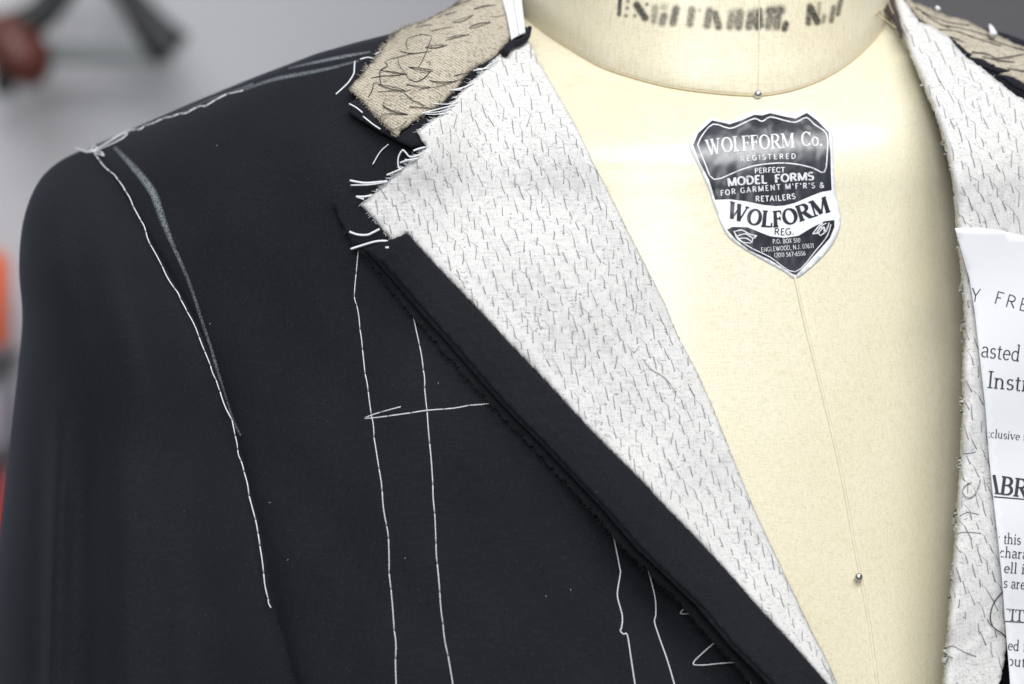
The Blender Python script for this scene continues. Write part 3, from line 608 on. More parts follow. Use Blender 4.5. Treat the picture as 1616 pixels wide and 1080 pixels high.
text(mb, 'REG.', Z([(580, 794), (640, 796), (698, 792)]), 10.5, T=.12, t=.11, serif=False, **kw)
mb.build('black_lettering', M['lab_k'], lab, smooth=False)

# pins
for i, (x, y, d, l) in enumerate(((1196, 149, F(1196, 149), 'steel pin head at the neck seam above the shield label'), (1355, 911, F(1355, 911), 'steel pin head low on the centre seam of the chest'))):
    p = P(x, y, float(d) - .0022); pe = empty('dressmaking_pin', tuple(P(x, y, float(d))), l, 'pin', 'pins stuck in the dress form')
    mb = MB(); th = np.linspace(0, math.pi, 9); seg = 14
    r = .00165
    V = [[p[0] + r * math.sin(t) * math.cos(2 * math.pi * k / seg), p[1] + r * .8 * math.cos(t), p[2] + r * math.sin(t) * math.sin(2 * math.pi * k / seg)] for t in th for k in range(seg)]
    mb.add(V, [(j * seg + k, j * seg + (k + 1) % seg, (j + 1) * seg + (k + 1) % seg, (j + 1) * seg + k) for j in range(8) for k in range(seg)]); mb.build('pin_head', M['steel'], pe)
    mb = MB(); tube(mb, [p, p + np.array([0, .012, .002])], .0003, 6); mb.build('pin_shaft', M['steel'], pe)

# ------------------------------------------------------------------ jacket
jacket = empty('suit_jacket', (-.06, .08, -.16), 'dark navy half made suit jacket with white basting threads and exposed canvas', 'jacket')
ridx = np.linspace(146, 795, 60)
front_out = [(x, ridge(x) + 1) for x in ridx] + [(795, 60), (815, 110), (880, 330), (925, 440), (1040, 690), (1290, 1180), (500, 1200), (472, 1120), (455, 1060), (440, 1000), (427, 955), (415, 895), (404, 835), (386, 755), (372, 700), (350, 625), (330, 562), (300, 495), (265, 432), (232, 372), (200, 315), (172, 268), (148, 236)]
ex = [(x, ridge(x) + o) for o in (3, 6, 10, 15, 22, 30, 40) for x in np.arange(150, 830, 9)]
GAPL = np.array([(900, 775), (990, 862), (1040, 912), (1088, 958), (1138, 1015), (1182, 1062), (1232, 1122)])
def JF(x, y):
    # puffs a little away from the seam; deepens into a crease near the lower armhole
    seam = np.interp(y, [235, 430, 625, 835, 955, 1060, 1200], [148, 265, 350, 404, 427, 455, 500])
    d = np.asarray(x) - seam
    gap = .011 * np.exp(-(seg_dist(np.stack(np.broadcast_arrays(np.asarray(x, float), np.asarray(y, float)), -1).reshape(-1, 2), GAPL).reshape(np.shape(x)) / 62.) ** 2) * sm(720, 1000, y)
    return np.minimum(J(x, y) + gap, F(x, y) - .0035) + .006 * np.exp(-np.clip(d, 0, None) / 18.) * sm(300, 900, y) + .0015 * np.exp(-np.clip(d, 0, None) / 9.)
front = sheet('front_panel', front_out, JF, M['wool'], jacket, step=11, thick=.0012, extra=ex)
# back panel: from the shoulder line over and down behind
mb = MB(); rx = np.linspace(140, 790, 90); r0 = P(rx, ridge(rx) + 0.5, J(rx, ridge(rx) + .5) + .0005); V = []
for k in range(14):
    a = k / 13 * math.pi * .5; V.append(r0 + np.array([0, .035 * math.sin(a) + max(0, k - 13) * .0, .035 * (math.cos(a) - 1)]))
V.append(r0 + np.array([0, .045, -.12])); V.append(r0 + np.array([0, .05, -.30])); n = len(rx)
mb.add(np.vstack(V), [(i * n + k, i * n + k + 1, (i + 1) * n + k + 1, (i + 1) * n + k) for i in range(len(V) - 1) for k in range(n - 1)]); mb.build('back_panel', M['wool'], jacket)
# sleeve
SLx = [128, 120, 92, 64, 44, 33, 30, 35, 31, 21, 11, 1, -10, -28, -50]
SLy = [238, 241, 256, 282, 322, 370, 430, 495, 560, 650, 740, 830, 910, 1080, 1250]
SRx = [146, 160, 200, 232, 265, 300, 330, 352, 374, 389, 408, 419, 431, 445, 462, 510]
SRy = [236, 252, 315, 370, 432, 495, 562, 625, 700, 755, 835, 895, 955, 1000, 1060, 1250]
mb = MB(); V = []; rws = np.r_[np.arange(238, 300, 4), np.arange(300, 1240, 9)]
sl = cat(np.stack([SLx, SLy], -1), 6); sr = cat(np.stack([SRx, SRy], -1), 6)
ls_ = np.linspace(0, 1, 54)
for py in rws:
    xl = np.interp(py, sl[:, 1], sl[:, 0]); xr = np.interp(py, sr[:, 1], sr[:, 0]) + 2
    wd = xr - xl; u = (1 - np.cos(ls_ * math.pi)) / 2; u = u * .55 + ls_ * .45; x = xl + wd * u
    v = np.clip(u / .62, 0, 1); ys = .062 + .02 * sm(320, 240, py); yj = float(J(xr, max(py, ridge(xr) + 2)))
    dep = min(1, wd / 260.)
    ym = yj - .020 * dep * sm(240, 480, py) + (ys - yj) * .35 * sm(330, 236, py)
    yy = ys - (ys - ym) * np.sqrt(1 - (1 - v) ** 2)
    back_to = sm(.62, 1.0, u); yy = yy * (1 - back_to) + (yj + .0022 + .004 * sm(600, 1000, py)) * back_to
    # folds running down the sleeve
    g = lambda c, w_, a: a * np.exp(-((x - c) / w_) ** 2)
    dn = sm(560, 820, py)
    yy = yy - g(92 - (py - 800) * .03, 17, .0095) * dn + g(138, 26, .0062) * dn - g(195, 30, .0030) * dn + g(262, 34, .0026) * dn + g(62, 14, .0015) * dn
    yy = yy + g(115 + (py - 300) * .12, 26, .0026) * sm(250, 340, py) * sm(640, 420, py) - g(165 + (py - 300) * .2, 40, .0022) * sm(260, 400, py) * sm(760, 520, py)
    yy = yy + g(215 + (py - 400) * .35, 34, .003) * sm(380, 520, py) * sm(860, 640, py) + wave(x, py) * .8
    fr = P(x, py, yy); bk = fr[::-1][1:-1].copy(); bk[:, 1] = ys + .002 + (ys - bk[:, 1]) * .75
    V.append(np.vstack([fr, bk]))
L_ = len(V[0]); R_ = len(V)
mb.add(np.vstack(V), [(i * L_ + k, (i + 1) * L_ + k, (i + 1) * L_ + (k + 1) % L_, i * L_ + (k + 1) % L_) for i in range(R_ - 1) for k in range(L_)] + [tuple(range(L_))])
sleeve = mb.build('sleeve', M['wool'], jacket)

# outlines of the layers ---------------------------------------------
lap_left = [(642, 369), (672, 402), (700, 433), (735, 470), (772, 508), (812, 552), (850, 592), (884, 628), (914, 660), (960, 708), (1010, 757), (1056, 806), (1100, 851), (1150, 905), (1200, 962), (1256, 1022), (1312, 1086), (1350, 1130)]
lap_right = [(1350, 1130), (1330, 1098), (1304, 1040), (1276, 985), (1250, 930), (1228, 884), (1205, 835), (1178, 775), (1150, 705), (1122, 635), (1098, 582), (1072, 535), (1050, 480), (1022, 425), (992, 366), (962, 306), (935, 254), (912, 204), (886, 158), (862, 118), (842, 78), (831, 58)]
lap_top = [(806, 73), (786, 88), (768, 108), (742, 130), (722, 152), (700, 178), (682, 190), (658, 208), (665, 222), (673, 233), (655, 248), (632, 268), (605, 292), (585, 310), (567, 323), (594, 352), (620, 384), (632, 377)]
canvas_out = lap_left + lap_right[1:] + lap_top
strip_left = [(575, 394), (598, 418), (630, 455), (668, 500), (712, 548), (758, 602), (800, 648), (850, 698), (905, 756), (950, 803), (1000, 862), (1050, 910), (1100, 958), (1150, 1018), (1200, 1068), (1250, 1122)]
strip_out = lap_left[::-1] + strip_left
def lift(px, py):                  # how far the lapel edge stands off the chest
    s = np.clip((np.asarray(py) - 600) / 480., 0, 1); return .0045 + .011 * s ** 1.4
SLA = np.array(strip_left)
def strip_depth(px, py):
    pts = np.stack([px, py], -1); d = seg_dist(pts, SLA)
    band = sm(0, 4, d) * (1 - sm(36, 42, d))
    return J(px, py) - lift(px, py) + .0009 * np.exp(-d / 3.)
LL = np.array(lap_left)
def canvas_depth(px, py):
    px = np.asarray(px, float); py = np.asarray(py, float); pts = np.stack([px, py], -1)
    d = seg_dist(pts, LL); a = np.exp(-d / 70.)
    # quilting from the pad stitches
    u = (px * .57 + py * .82) / 26.; v = (px * .82 - py * .57) / 27.
    q = .00014 * np.sin(v * 2 * math.pi) + .00008 * np.sin(u * 2 * math.pi + v)
    base = np.minimum(J(px, py), F(px, py) - .007)
    return base - .0035 - .0046 * sm(330, 215, py) - (lift(px, py) - .0035) * a * sm(330, 420, py) + q * sm(120, 230, py) + .0004 * np.sin(px / 33. + py / 51.) * np.sin(py / 38. - px / 70.)
# dark cloth under the canvas at the notch
nt_out = [(524, 320), (534, 302), (554, 291), (585, 292), (620, 300), (660, 350), (640, 372), (612, 392), (578, 398), (556, 386), (538, 352)]
sheet('lapel_cloth', nt_out, lambda x, y: J(x, y) - .0021, M['wool_dark'], jacket, step=8, thick=.0016, jit=.7)
# raw edge under the facing strip
raw_l = [(556, 386), (580, 410), (612, 450), (650, 497), (694, 548), (742, 604), (784, 648), (835, 700), (888, 757), (932, 803), (982, 862), (1032, 912), (1080, 958), (1128, 1015), (1172, 1062), (1222, 1122)]
sheet('raw_edge', raw_l[::-1] + [(x + 34, y - 2) for x, y in strip_left], lambda x, y: J(x, y) - lift(x, y) * .45, M['wool_dark'], jacket, step=9, thick=.0010, jit=1.6)
canvas = sheet('lapel_canvas', canvas_out, canvas_depth, M['canvas'], jacket, step=6.5, thick=.0009, jit=.35, edge=.0012, edge_w=7, label='white canvas lapel covered in pad stitches')
strip = sheet('facing_strip', strip_out, lambda x, y: strip_depth(x, y) - .0012, M['wool_dark'], jacket, step=7, thick=.0012, jit=.25, label='dark cloth strip along the lapel edge')

fa = [(598, 408), (640, 455), (680, 500), (722, 548), (768, 602), (810, 648), (860, 698), (914, 756), (958, 802), (1010, 862), (1060, 910), (1110, 958), (1160, 1018), (1212, 1068), (1262, 1122)]
fb = [(x + 24 + 4 * math.sin(x / 50.), y - 18) for x, y in fa]
sheet('seam_allowance', fb[::-1] + fa, lambda x, y: strip_depth(x, y) - .0021, M['wool'], jacket, step=7, thick=.0008, jit=.25)
# collar ------------------------------------------------------------
def JC(x, y): return J(x, y, .985)
coll_out = [(548, 166), (552, 178), (588, 200), (626, 222), (650, 232), (690, 225), (760, 150), (800, 100), (833, 64), (835, 44), (828, 42), (800, 40), (740, 52), (660, 90), (600, 130)]
sheet('collar_cloth', coll_out, lambda x, y: JC(x, y) - .0060, M['wool_dark'], jacket, step=9, thick=.0012, jit=.4)
tan_out = [(551, 140), (566, 122), (578, 108), (592, 92), (602, 78), (612, 66), (622, 52), (640, 42), (660, 36), (684, 24), (705, 14), (722, 4), (738, -10), (765, -28), (800, -28), (806, 20), (809, 58), (794, 74), (778, 92), (754, 104), (736, 118), (722, 140), (704, 158), (686, 174), (664, 186), (640, 202), (624, 216), (600, 192), (576, 168)]
def tan_depth(x, y): return JC(x, y) - .0085 + .0006 * np.sin(x / 21. + y / 33.)
tan = sheet('collar_canvas', tan_out, tan_depth, M['tan'], jacket, step=8, thick=.0010, jit=.7, edge=.0015, edge_w=6, label='tan linen under collar with black pad stitches')
tape_out = [(786, -40), (820, -40), (824, 5), (829, 50), (818, 56), (807, 62), (800, 25), (792, -5)]
tape = sheet('white_tape', tape_out, lambda x, y: JC(x, y) - .0115 + .0006 * np.exp(-((x - (806 + y * .2)) / 1.5) ** 2), M['tape'], jacket, step=4, thick=.0008, edge=.0006, edge_w=3)
mb = MB(); q = dense([(806, -40), (812, 10), (819, 54)], 4); tube(mb, P(q[:, 0], q[:, 1], JC(q[:, 0], q[:, 1]) - .0116), .00028, 5); mb.build('tape_crease', M['thread_dim'], tape)
mb = MB()
for k, q in enumerate([[(836, 44), (832, 58), (822, 66), (806, 72), (796, 84)]]):
    q = cat(q, 6); tube(mb, P(q[:, 0], q[:, 1], JC(q[:, 0], q[:, 1]) - .0125), np.linspace(.0010, .0018, len(q)), 7)
mb.build('collar_piping', M['wool_dark'], jacket)

# black pad stitches on the tan collar (one object each)
ZT = lambda pts: np.array([(540 + x / 4.91, y / 4.91) for x, y in pts])
pads = [[(600, 190), (640, 170), (770, 90)], [(575, 215), (640, 198), (705, 196)], [(690, 245), (760, 225), (850, 210)], [(510, 298), (580, 275), (640, 270), (700, 280)], [(510, 298), (497, 340), (515, 385)],
        [(720, 140), (790, 120), (880, 95)], [(820, 70), (900, 35), (1000, 8)], [(860, 50), (930, 20), (990, 0)], [(848, 172), (920, 150), (1015, 115)], [(860, 178), (940, 160), (1020, 122)], [(1015, 78), (1080, 60), (1180, 38)], [(1020, 72), (1100, 45), (1185, 40)],
        [(985, 222), (1060, 205), (1150, 172)], [(990, 212), (1060, 185), (1140, 175)], [(1148, 124), (1200, 128), (1262, 122)], [(800, 312), (880, 295), (985, 268)], [(815, 300), (900, 275), (980, 270)],
        [(640, 372), (720, 372), (815, 350)], [(650, 365), (730, 352), (812, 352)], [(450, 398), (540, 415), (640, 402)], [(340, 470), (440, 440), (545, 420), (690, 395)], [(690, 290), (660, 380), (620, 470), (590, 530)],
        [(515, 522), (590, 545), (690, 550)], [(520, 520), (600, 530), (705, 545)], [(600, 560), (660, 560), (705, 548)], [(300, 542), (400, 565), (500, 575)], [(295, 548), (390, 552), (505, 580)], [(225, 608), (300, 590), (390, 590), (500, 572)],
        [(430, 440), (445, 500), (490, 570), (520, 620)], [(520, 620), (580, 632), (640, 600), (680, 550)], [(280, 655), (370, 670), (495, 700)], [(285, 660), (380, 690), (485, 705)], [(285, 712), (380, 705), (480, 708), (540, 695)],
        [(498, 655), (590, 675), (685, 680)], [(500, 658), (590, 660), (680, 675)], [(675, 622), (760, 635), (880, 632)], [(680, 625), (780, 645), (890, 628)], [(865, 588), (930, 575), (1000, 570)], [(600, 690), (780, 660), (900, 620), (990, 575)],
        [(480, 720), (540, 770), (600, 800), (640, 825)], [(310, 815), (370, 850), (500, 885)], [(315, 825), (400, 868), (505, 888)], [(285, 918), (310, 890), (380, 880), (500, 888)], [(525, 830), (600, 830), (700, 838)], [(245, 645), (275, 642), (285, 655)], [(243, 645), (235, 690), (205, 755)],
        [(655, 485), (678, 480), (672, 500)], [(330, 480), (350, 510), (300, 545), (290, 600), (300, 650)], [(500, 935), (460, 975), (400, 1000), (370, 995)], [(600, 190), (560, 215)]]
for k, q in enumerate(pads):
    mb = MB(); q = cat(ZT(q) + np.random.normal(0, .4, (len(q), 2)), 6); n = len(q)
    lf = .0002 + .0007 * np.sin(np.linspace(0, math.pi, n)); heavy = .00019 if k % 2 else .00013
    tube(mb, P(q[:, 0], q[:, 1], tan_depth(q[:, 0], q[:, 1]) - lf), heavy * random.uniform(.75, 1.1), 5)
    mb.build('pad_stitch', M['black_thread'], tan)

# pad stitches of the white canvas
cpoly = np.array(canvas_out)
mbs = MB(); mbl = MB()
def pad_field(mb, mb2, poly, origin, a, b, tilt, ln, depth, rngi, rngj, r=.00017, keep=3.):
    cand = []
    for i in range(*rngi):
        for j in range(*rngj):
            p = np.array(origin) + i * np.array(a) + j * np.array(b) + np.random.normal(0, 1.9, 2); cand.append(p)
    cand = np.array(cand); ok = inside(cand, poly) & (seg_dist(cand, poly, True) > keep); prev = None
    for p in cand[ok]:
        tl = tilt + random.gauss(0, .15); l = ln * random.uniform(.5, 1.2)
        q = np.array([p - np.array([math.sin(tl), math.cos(tl)]) * l / 2, p + np.array([random.gauss(0, .5), 0]), p + np.array([math.sin(tl), math.cos(tl)]) * l / 2])
        q = cat(q, 4); n = len(q); lf = .0001 + .0003 * np.sin(np.linspace(0, math.pi, n)) ** .5
        ins = inside(q, poly)
        if not ins.all(): continue
        tube(mb, P(q[:, 0], q[:, 1], depth(q[:, 0], q[:, 1]) - lf), r * random.uniform(.75, 1.3), 4)
        if random.random() < .5:       # the slanting run of thread to the next stitch
            q2 = dense([q[0], q[0] + np.array([-9 + random.gauss(0, 3), -10 + random.gauss(0, 3)])], 4)
            if inside(q2, poly).all(): tube(mb2, P(q2[:, 0], q2[:, 1], depth(q2[:, 0], q2[:, 1]) - .00008), r * .6, 4)
pad_field(mbs, mbl, cpoly, (700, 200), (11.6, 17.2), (21.5, -8.5), .17, 20, canvas_depth, (-36, 74), (-30, 38), r=.00014)
mbs.build('pad_stitches', M['stitch_grey'], canvas, kind='stuff'); mbl.build('pad_thread_runs', M['run_grey'], canvas, kind='stuff')
# bits of slub and loose thread on the canvas
mb = MB()
for q in ([(1016, 566), (1028, 582), (1045, 592), (1058, 604), (1066, 618)], [(1000, 556), (1007, 545)]):
    q = cat(q, 6); tube(mb, P(q[:, 0], q[:, 1], canvas_depth(q[:, 0], q[:, 1]) - .0001), .0006, 6)
mb.build('slub_threads', M['canvas'], canvas)
mb = MB(); q = cat([(1066, 548), (1064, 536), (1068, 531), (1073, 534), (1070, 542)], 6); tube(mb, P(q[:, 0], q[:, 1], np.full(len(q), float(F(1070, 540)) - .009)), .00022, 5); mb.build('thread_loop', M['seam'], canvas)

# frays --------------------------------------------------------------
def frays(mb, line, n, ln, ang, spread, depth, off, r=.00016, curl=.5):
    l = resample(line, 1.)
    for _ in range(n):
        p = l[random.randrange(len(l))]; a = ang + random.gauss(0, spread); m = ln * random.uniform(.3, 1.2); k = random.gauss(0, curl)
        q = [p]
        for s in range(5): q.append(q[-1] + np.array([math.cos(a + k * s / 5), -math.sin(a + k * s / 5)]) * m / 5)
        q = np.array(q); o = off + np.linspace(0, random.uniform(-.0005, .0015), len(q))
        tube(mb, P(q[:, 0], q[:, 1], depth(q[:, 0], q[:, 1]) - o), r * random.uniform(.6, 1.2), 4, taper=.6)
mb = MB()
frays(mb, lap_top[1:8], 60, 9, math.radians(200), .5, canvas_depth, .0002, .00012); frays(mb, lap_top[9:14], 50, 9, math.radians(185), .6, canvas_depth, .0002, .00012)
frays(mb, lap_right[4:-1], 110, 3.5, math.radians(0), .9, canvas_depth, .000, .00012)
frays(mb, lap_top[13:17], 26, 4, math.radians(210), .6, canvas_depth, .0002, .0001)
Z2 = lambda pts: np.array([(500 + x / 4.04, y / 4.04) for x, y in pts]); Z3 = lambda pts: np.array([(500 + x / 4.04, 180 + y / 4.04) for x, y in pts])
for q, rr in (([(1160, 380), (1110, 410), (1060, 440), (1000, 450)], .0004), ([(1150, 400), (1090, 435), (1020, 440)], .0003), ([(1000, 530), (930, 560), (860, 575)], .0004), ([(960, 545), (900, 575), (850, 570)], .00025), ([(900, 650), (830, 665), (745, 662)], .0003), ([(880, 670), (800, 690), (700, 715), (670, 725)], .0004), ([(860, 690), (770, 715), (680, 718)], .0003), ([(840, 720), (760, 730), (690, 728)], .0003)):
    q = cat(Z2(q), 6); tube(mb, P(q[:, 0], q[:, 1], JC(q[:, 0], q[:, 1]) - .0088), rr * .7, 5)
for q, rr in (([(690, 212), (650, 222), (615, 235)], .0005), ([(680, 250), (600, 275), (565, 245), (545, 232), (520, 275), (518, 330), (530, 352)], .00042), ([(640, 285), (580, 295), (530, 312)], .0005), ([(620, 300), (560, 290)], .0003), ([(540, 350), (490, 372), (445, 390)], .0005),
              ([(450, 430), (380, 436), (300, 440), (210, 425)], .0006), ([(440, 436), (330, 452), (215, 455)], .0004), ([(350, 520), (300, 528), (250, 528)], .0006), ([(300, 545), (270, 535), (250, 530)], .0004),
              ([(400, 735), (360, 755), (320, 772), (260, 770), (208, 752)], .00062), ([(485, 822), (430, 810), (370, 815), (300, 835), (215, 862)], .00062), ([(438, 852), (460, 852)], .0009)):
    q = cat(Z3(q), 6); tube(mb, P(q[:, 0], q[:, 1], J(q[:, 0], q[:, 1]) - .0052 - .0046 * sm(300, 215, q[:, 1])), rr * .72, 6)
mb.build('frayed_threads', M['thread'], canvas, kind='stuff')
mb = MB(); frays(mb, tan_out[1:9], 90, 8, math.radians(140), .6, tan_depth, -.0002, .00012); frays(mb, tan_out[19:28], 35, 4, math.radians(-40), .8, tan_depth, 0, .0001); frays(mb, tan_out[26:28] + tan_out[:1], 40, 3, math.radians(215), .6, tan_depth, 0, .00014)
mb.build('frayed_threads', M['tan'], tan, kind='stuff')
mb = MB(); frays(mb, raw_l, 520, 7, math.radians(215), .9, lambda x, y: J(x, y) - lift(x, y) * .45, .0002, .00007, 1.4); frays(mb, nt_out[:4] + nt_out[-2:], 60, 7, math.radians(160), .8, J, .002, .00012, 1.)
mb.build('frayed_wool', M['hair_dark'], jacket, kind='stuff')
mb = MB()
for q in ([(551, 164), (562, 170), (572, 178)], [(573, 184), (588, 196), (600, 204)]):
    q = cat(q, 5); tube(mb, P(q[:, 0], q[:, 1], JC(q[:, 0], q[:, 1]) - .008), .0003, 6)
mb.build('edge_thread', M['thread'], tan)

# basting -----------------------------------------------------------
def baste(pts, depth, parent, r=.00019, gap=.6, mat='thread', split=True, smooth=False, name='basting_thread', off=0.):
    mb = MB(); pts = [np.array(p, float) for p in pts]
    if smooth:
        q = cat(pts, 7); tube(mb, P(q[:, 0], q[:, 1], depth(q[:, 0], q[:, 1]) - r * 1.4 - off), r, 6)
    else:
        for a, b in zip(pts[:-1], pts[1:]):
            L = np.linalg.norm(b - a); d = (b - a) / L; a2 = a + d * min(gap, L * .2); b2 = b - d * min(gap, L * .2)
            n = max(4, int(L / 7)); q = a2 + (b2 - a2) * np.linspace(0, 1, n + 1)[:, None]
            nrm = np.array([-d[1], d[0]]); q = q + nrm * (np.sin(np.linspace(0, math.pi, n + 1)) * random.gauss(0, .9) )[:, None]
            dd = depth(q[:, 0], q[:, 1]) - r * .9 - off; dd[0] += r * 1.2; dd[-1] += r * 1.2
            tube(mb, P(q[:, 0], q[:, 1], dd), r * random.uniform(.92, 1.08), 6)
    return mb.build(name, M[mat], parent)
baste([(566, 390), (562, 432), (559, 468), (563, 482), (568, 520), (572, 552), (576, 590), (581, 618), (586, 655), (590, 690), (598, 740), (603, 775), (610, 830), (613, 850), (614, 905), (617, 930), (622, 995), (624, 1040), (626, 1100)], JF, front)
baste([(652, 499), (662, 545), (668, 584), (670, 612), (674, 650), (678, 700), (683, 765), (686, 810), (688, 858), (690, 890), (694, 935), (699, 985), (707, 1035), (716, 1090)], JF, front)
baste([(575, 661), (612, 657), (648, 652), (700, 646), (740, 640), (800, 631)], JF, front); baste([(575, 660), (600, 651), (633, 642)], JF, front)
baste([(964, 822), (967, 842), (971, 860), (978, 896), (979, 905), (975, 930), (975, 945), (982, 972), (981, 990), (979, 996), (984, 1001), (990, 1003), (996, 1040), (1005, 1100)], JF, front, smooth=True, r=.00023)
baste([(1014, 870), (1020, 892), (1027, 915), (1034, 945), (1035, 970), (1033, 982), (1040, 1005), (1054, 1045), (1070, 1100)], JF, front, smooth=True, r=.00023)
baste([(1138, 1006), (1112, 1028), (1094, 1047), (1108, 1050), (1140, 1047), (1172, 1045)], JF, front, smooth=True, r=.00023, name='thread_loop')
baste([(1090, 952), (1074, 967), (1083, 969), (1104, 967)], JF, front, smooth=True, r=.00026, off=.002, mat='thread_dim', name='thread_loop')
baste([(1030, 894), (1034, 897), (1045, 901), (1052, 904)], JF, front, smooth=True, r=.00022, mat='thread_dim', name='thread_loop')
baste([(1103, 982), (1118, 982), (1130, 978)], JF, front, smooth=True, r=.0002, mat='thread_dim', name='thread_loop')
baste([(1172, 1042), (1180, 1062), (1190, 1095)], JF, front, smooth=True, r=.00022, mat='thread_dim', name='thread_loop')
baste([(148, 240), (156, 252), (172, 270), (186, 284), (198, 302), (210, 326), (222, 348), (230, 366), (237, 386), (256, 421), (275, 455), (285, 473), (295, 492), (314, 532), (323, 555), (332, 577), (341, 600), (347, 618), (366, 663), (371, 688), (375, 710), (380, 727), (385, 745), (393, 783), (403, 820), (407, 842), (410, 862), (416, 905), (423, 945), (428, 960)], lambda x, y: JF(x + 6, y) - .0018, front, r=.00023)
sh_ = lambda x, y: JF(x, np.maximum(y, ridge(x) + 2))
baste([(162, 230), (180, 218), (198, 209), (213, 205), (228, 199), (244, 194), (256, 188), (270, 185), (282, 180), (296, 178), (310, 170), (324, 168), (340, 158), (358, 149), (384, 143)], sh_, front, r=.0003, off=.0006)
baste([(119, 234), (128, 237), (136, 240), (148, 238), (152, 233), (148, 231), (144, 236), (150, 241), (163, 246), (159, 240), (148, 238)], lambda x, y: sh_(np.maximum(x, 150), y) - .002, front, smooth=True, r=.00032, name='thread_knot')
baste([(146, 238), (165, 228), (185, 216), (200, 210), (195, 217), (175, 228), (150, 238)], lambda x, y: sh_(np.maximum(x, 150), y) - .002, front, smooth=True, r=.00032, name='thread_loop')
baste([(560, 97), (559, 108), (558, 117), (550, 130), (540, 140), (530, 149)], JF, front, smooth=True, r=.0003, name='loose_thread')
baste([(568, 94), (580, 91), (592, 93)], JF, front, smooth=True, r=.0003, off=.006, name='loose_thread'); baste([(592, 86), (600, 82), (606, 80)], JF, front, smooth=True, r=.0003, off=.006, name='loose_thread')
baste([(613, 228), (600, 240), (588, 260)], J, front, smooth=True, r=.00023, name='loose_thread', off=.001)
# chalk
def chalk(line, w, lvl, depth, parent, off=.0005):
    p = resample(cat(line, 6), 2.); n = len(p); tg = np.gradient(p, axis=0); tg /= np.linalg.norm(tg, axis=1)[:, None]; nr = np.stack([-tg[:, 1], tg[:, 0]], -1)
    ww = np.interp(np.linspace(0, 1, n), np.linspace(0, 1, len(w)), w); ll = np.interp(np.linspace(0, 1, n), np.linspace(0, 1, len(lvl)), lvl); V = []; A = []
    for k, s in enumerate((-1, -.4, .4, 1)):
        q = p + nr * (ww * s / 2)[:, None]; V.append(P(q[:, 0], q[:, 1], depth(q[:, 0], q[:, 1]) - off)); A.append(ll * (0, 1, 1, 0)[k])
    mb = MB(); mb.add(np.vstack(V), [(k * n + i, k * n + i + 1, (k + 1) * n + i + 1, (k + 1) * n + i) for k in range(3) for i in range(n - 1)])
    o = mb.build('chalk_mark', M['chalk'], parent); a = o.data.attributes.new('chalk', 'FLOAT', 'POINT'); a.data.foreach_set('value', np.concatenate(A).astype(np.float32))
chalk([(180, 232), (205, 258), (228, 285), (243, 308), (256, 345), (272, 385), (298, 445), (318, 505), (336, 560), (352, 618), (366, 660), (380, 688)], [7, 13, 15, 13, 8, 7, 6, 6, 6, 8, 8, 4], [.4, .65, .75, .6, .45, .38, .38, .4, .55, .7, .6, .4], JF, front)
chalk([(384, 142), (430, 126), (480, 116), (520, 108), (566, 96)], [5, 8, 7, 5], [.35, .6, .55, .3], sh_, front)
chalk([(455, 108), (500, 98), (545, 89), (585, 82)], [4, 6, 7, 4], [.3, .6, .75, .4], sh_, front)
chalk([(400, 132), (380, 140), (330, 158), (280, 180)], [4, 5, 4], [.5, .3, .2], sh_, front)
mb = MB(); random.seed(21)
for x, y in [(random.uniform(330, 900), random.uniform(180, 1070)) for _ in range(9)] + [(343, 229), (861, 940), (362, 652), (176, 314), (880, 770), (415, 1046), (470, 300), (640, 880), (250, 700), (900, 930)]:
    a = random.uniform(0, 6); q = np.array([(x, y), (x + 3 * math.cos(a), y + 3 * math.sin(a))]); fn = JF if x > 400 or y < 300 else JF
    if (x < 300 and y > 240) or y > 1060 or (x - 575) * .98 > (y - 440) * .9 or x < 330 + max(0, y - 600) * .28: continue
    tube(mb, P(q[:, 0], q[:, 1], fn(q[:, 0], q[:, 1]) - .0003), .00010, 4)
mb.build('lint', M['thread_dim'], front, kind='stuff')

# ------------------------------------------------------------------ the other front, at the right
dark_out = [(1440, 30), (1500, 36), (1560, 46), (1590, 54), (1640, 72), (1760, 120), (1790, 1180), (1520, 1180), (1540, 900), (1545, 500), (1530, 300), (1480, 120)]
sheet('front_panel', dark_out, lambda x, y: K(x, y) + .010, M['wool'], jacket, step=16, thick=.0012)
tanr_out = [(1426, -6), (1440, 2), (1456, 8), (1470, 14), (1500, 26), (1525, 31), (1542, 40), (1560, 50), (1580, 56), (1600, 66), (1640, 84), (1700, 120), (1700, 170), (1640, 146), (1590, 124), (1540, 100), (1500, 80), (1470, 50), (1440, 20)]
def kt(x, y): return K(x, y) + .006 - .0010 * np.sin(x / 26. - y / 9.) + .0006 * np.sin(x / 11. + y / 5.)
tanr = sheet('collar_canvas', tanr_out, kt, M['tan'], jacket, step=7, thick=.0012, jit=.8, edge=.004, edge_w=9, label='blurred tan linen collar canvas behind the far lapel')
for q in ([(1445, 12), (1470, 26), (1500, 36), (1530, 40)], [(1480, 46), (1510, 50), (1545, 62), (1580, 73)], [(1490, 40), (1530, 48), (1570, 60)], [(1500, 58), (1520, 66)], [(1534, 82), (1560, 86), (1575, 92), (1616, 86)], [(1550, 90), (1580, 96), (1600, 98)], [(1560, 62), (1590, 72), (1620, 80)], [(1590, 108), (1616, 112), (1640, 110)], [(1455, 20), (1480, 36), (1498, 44)]):
    mb = MB(); q = cat(q, 6); tube(mb, P(q[:, 0], q[:, 1], kt(q[:, 0], q[:, 1]) - .0004), .00028, 5); mb.build('pad_stitch', M['black_thread'], tanr)
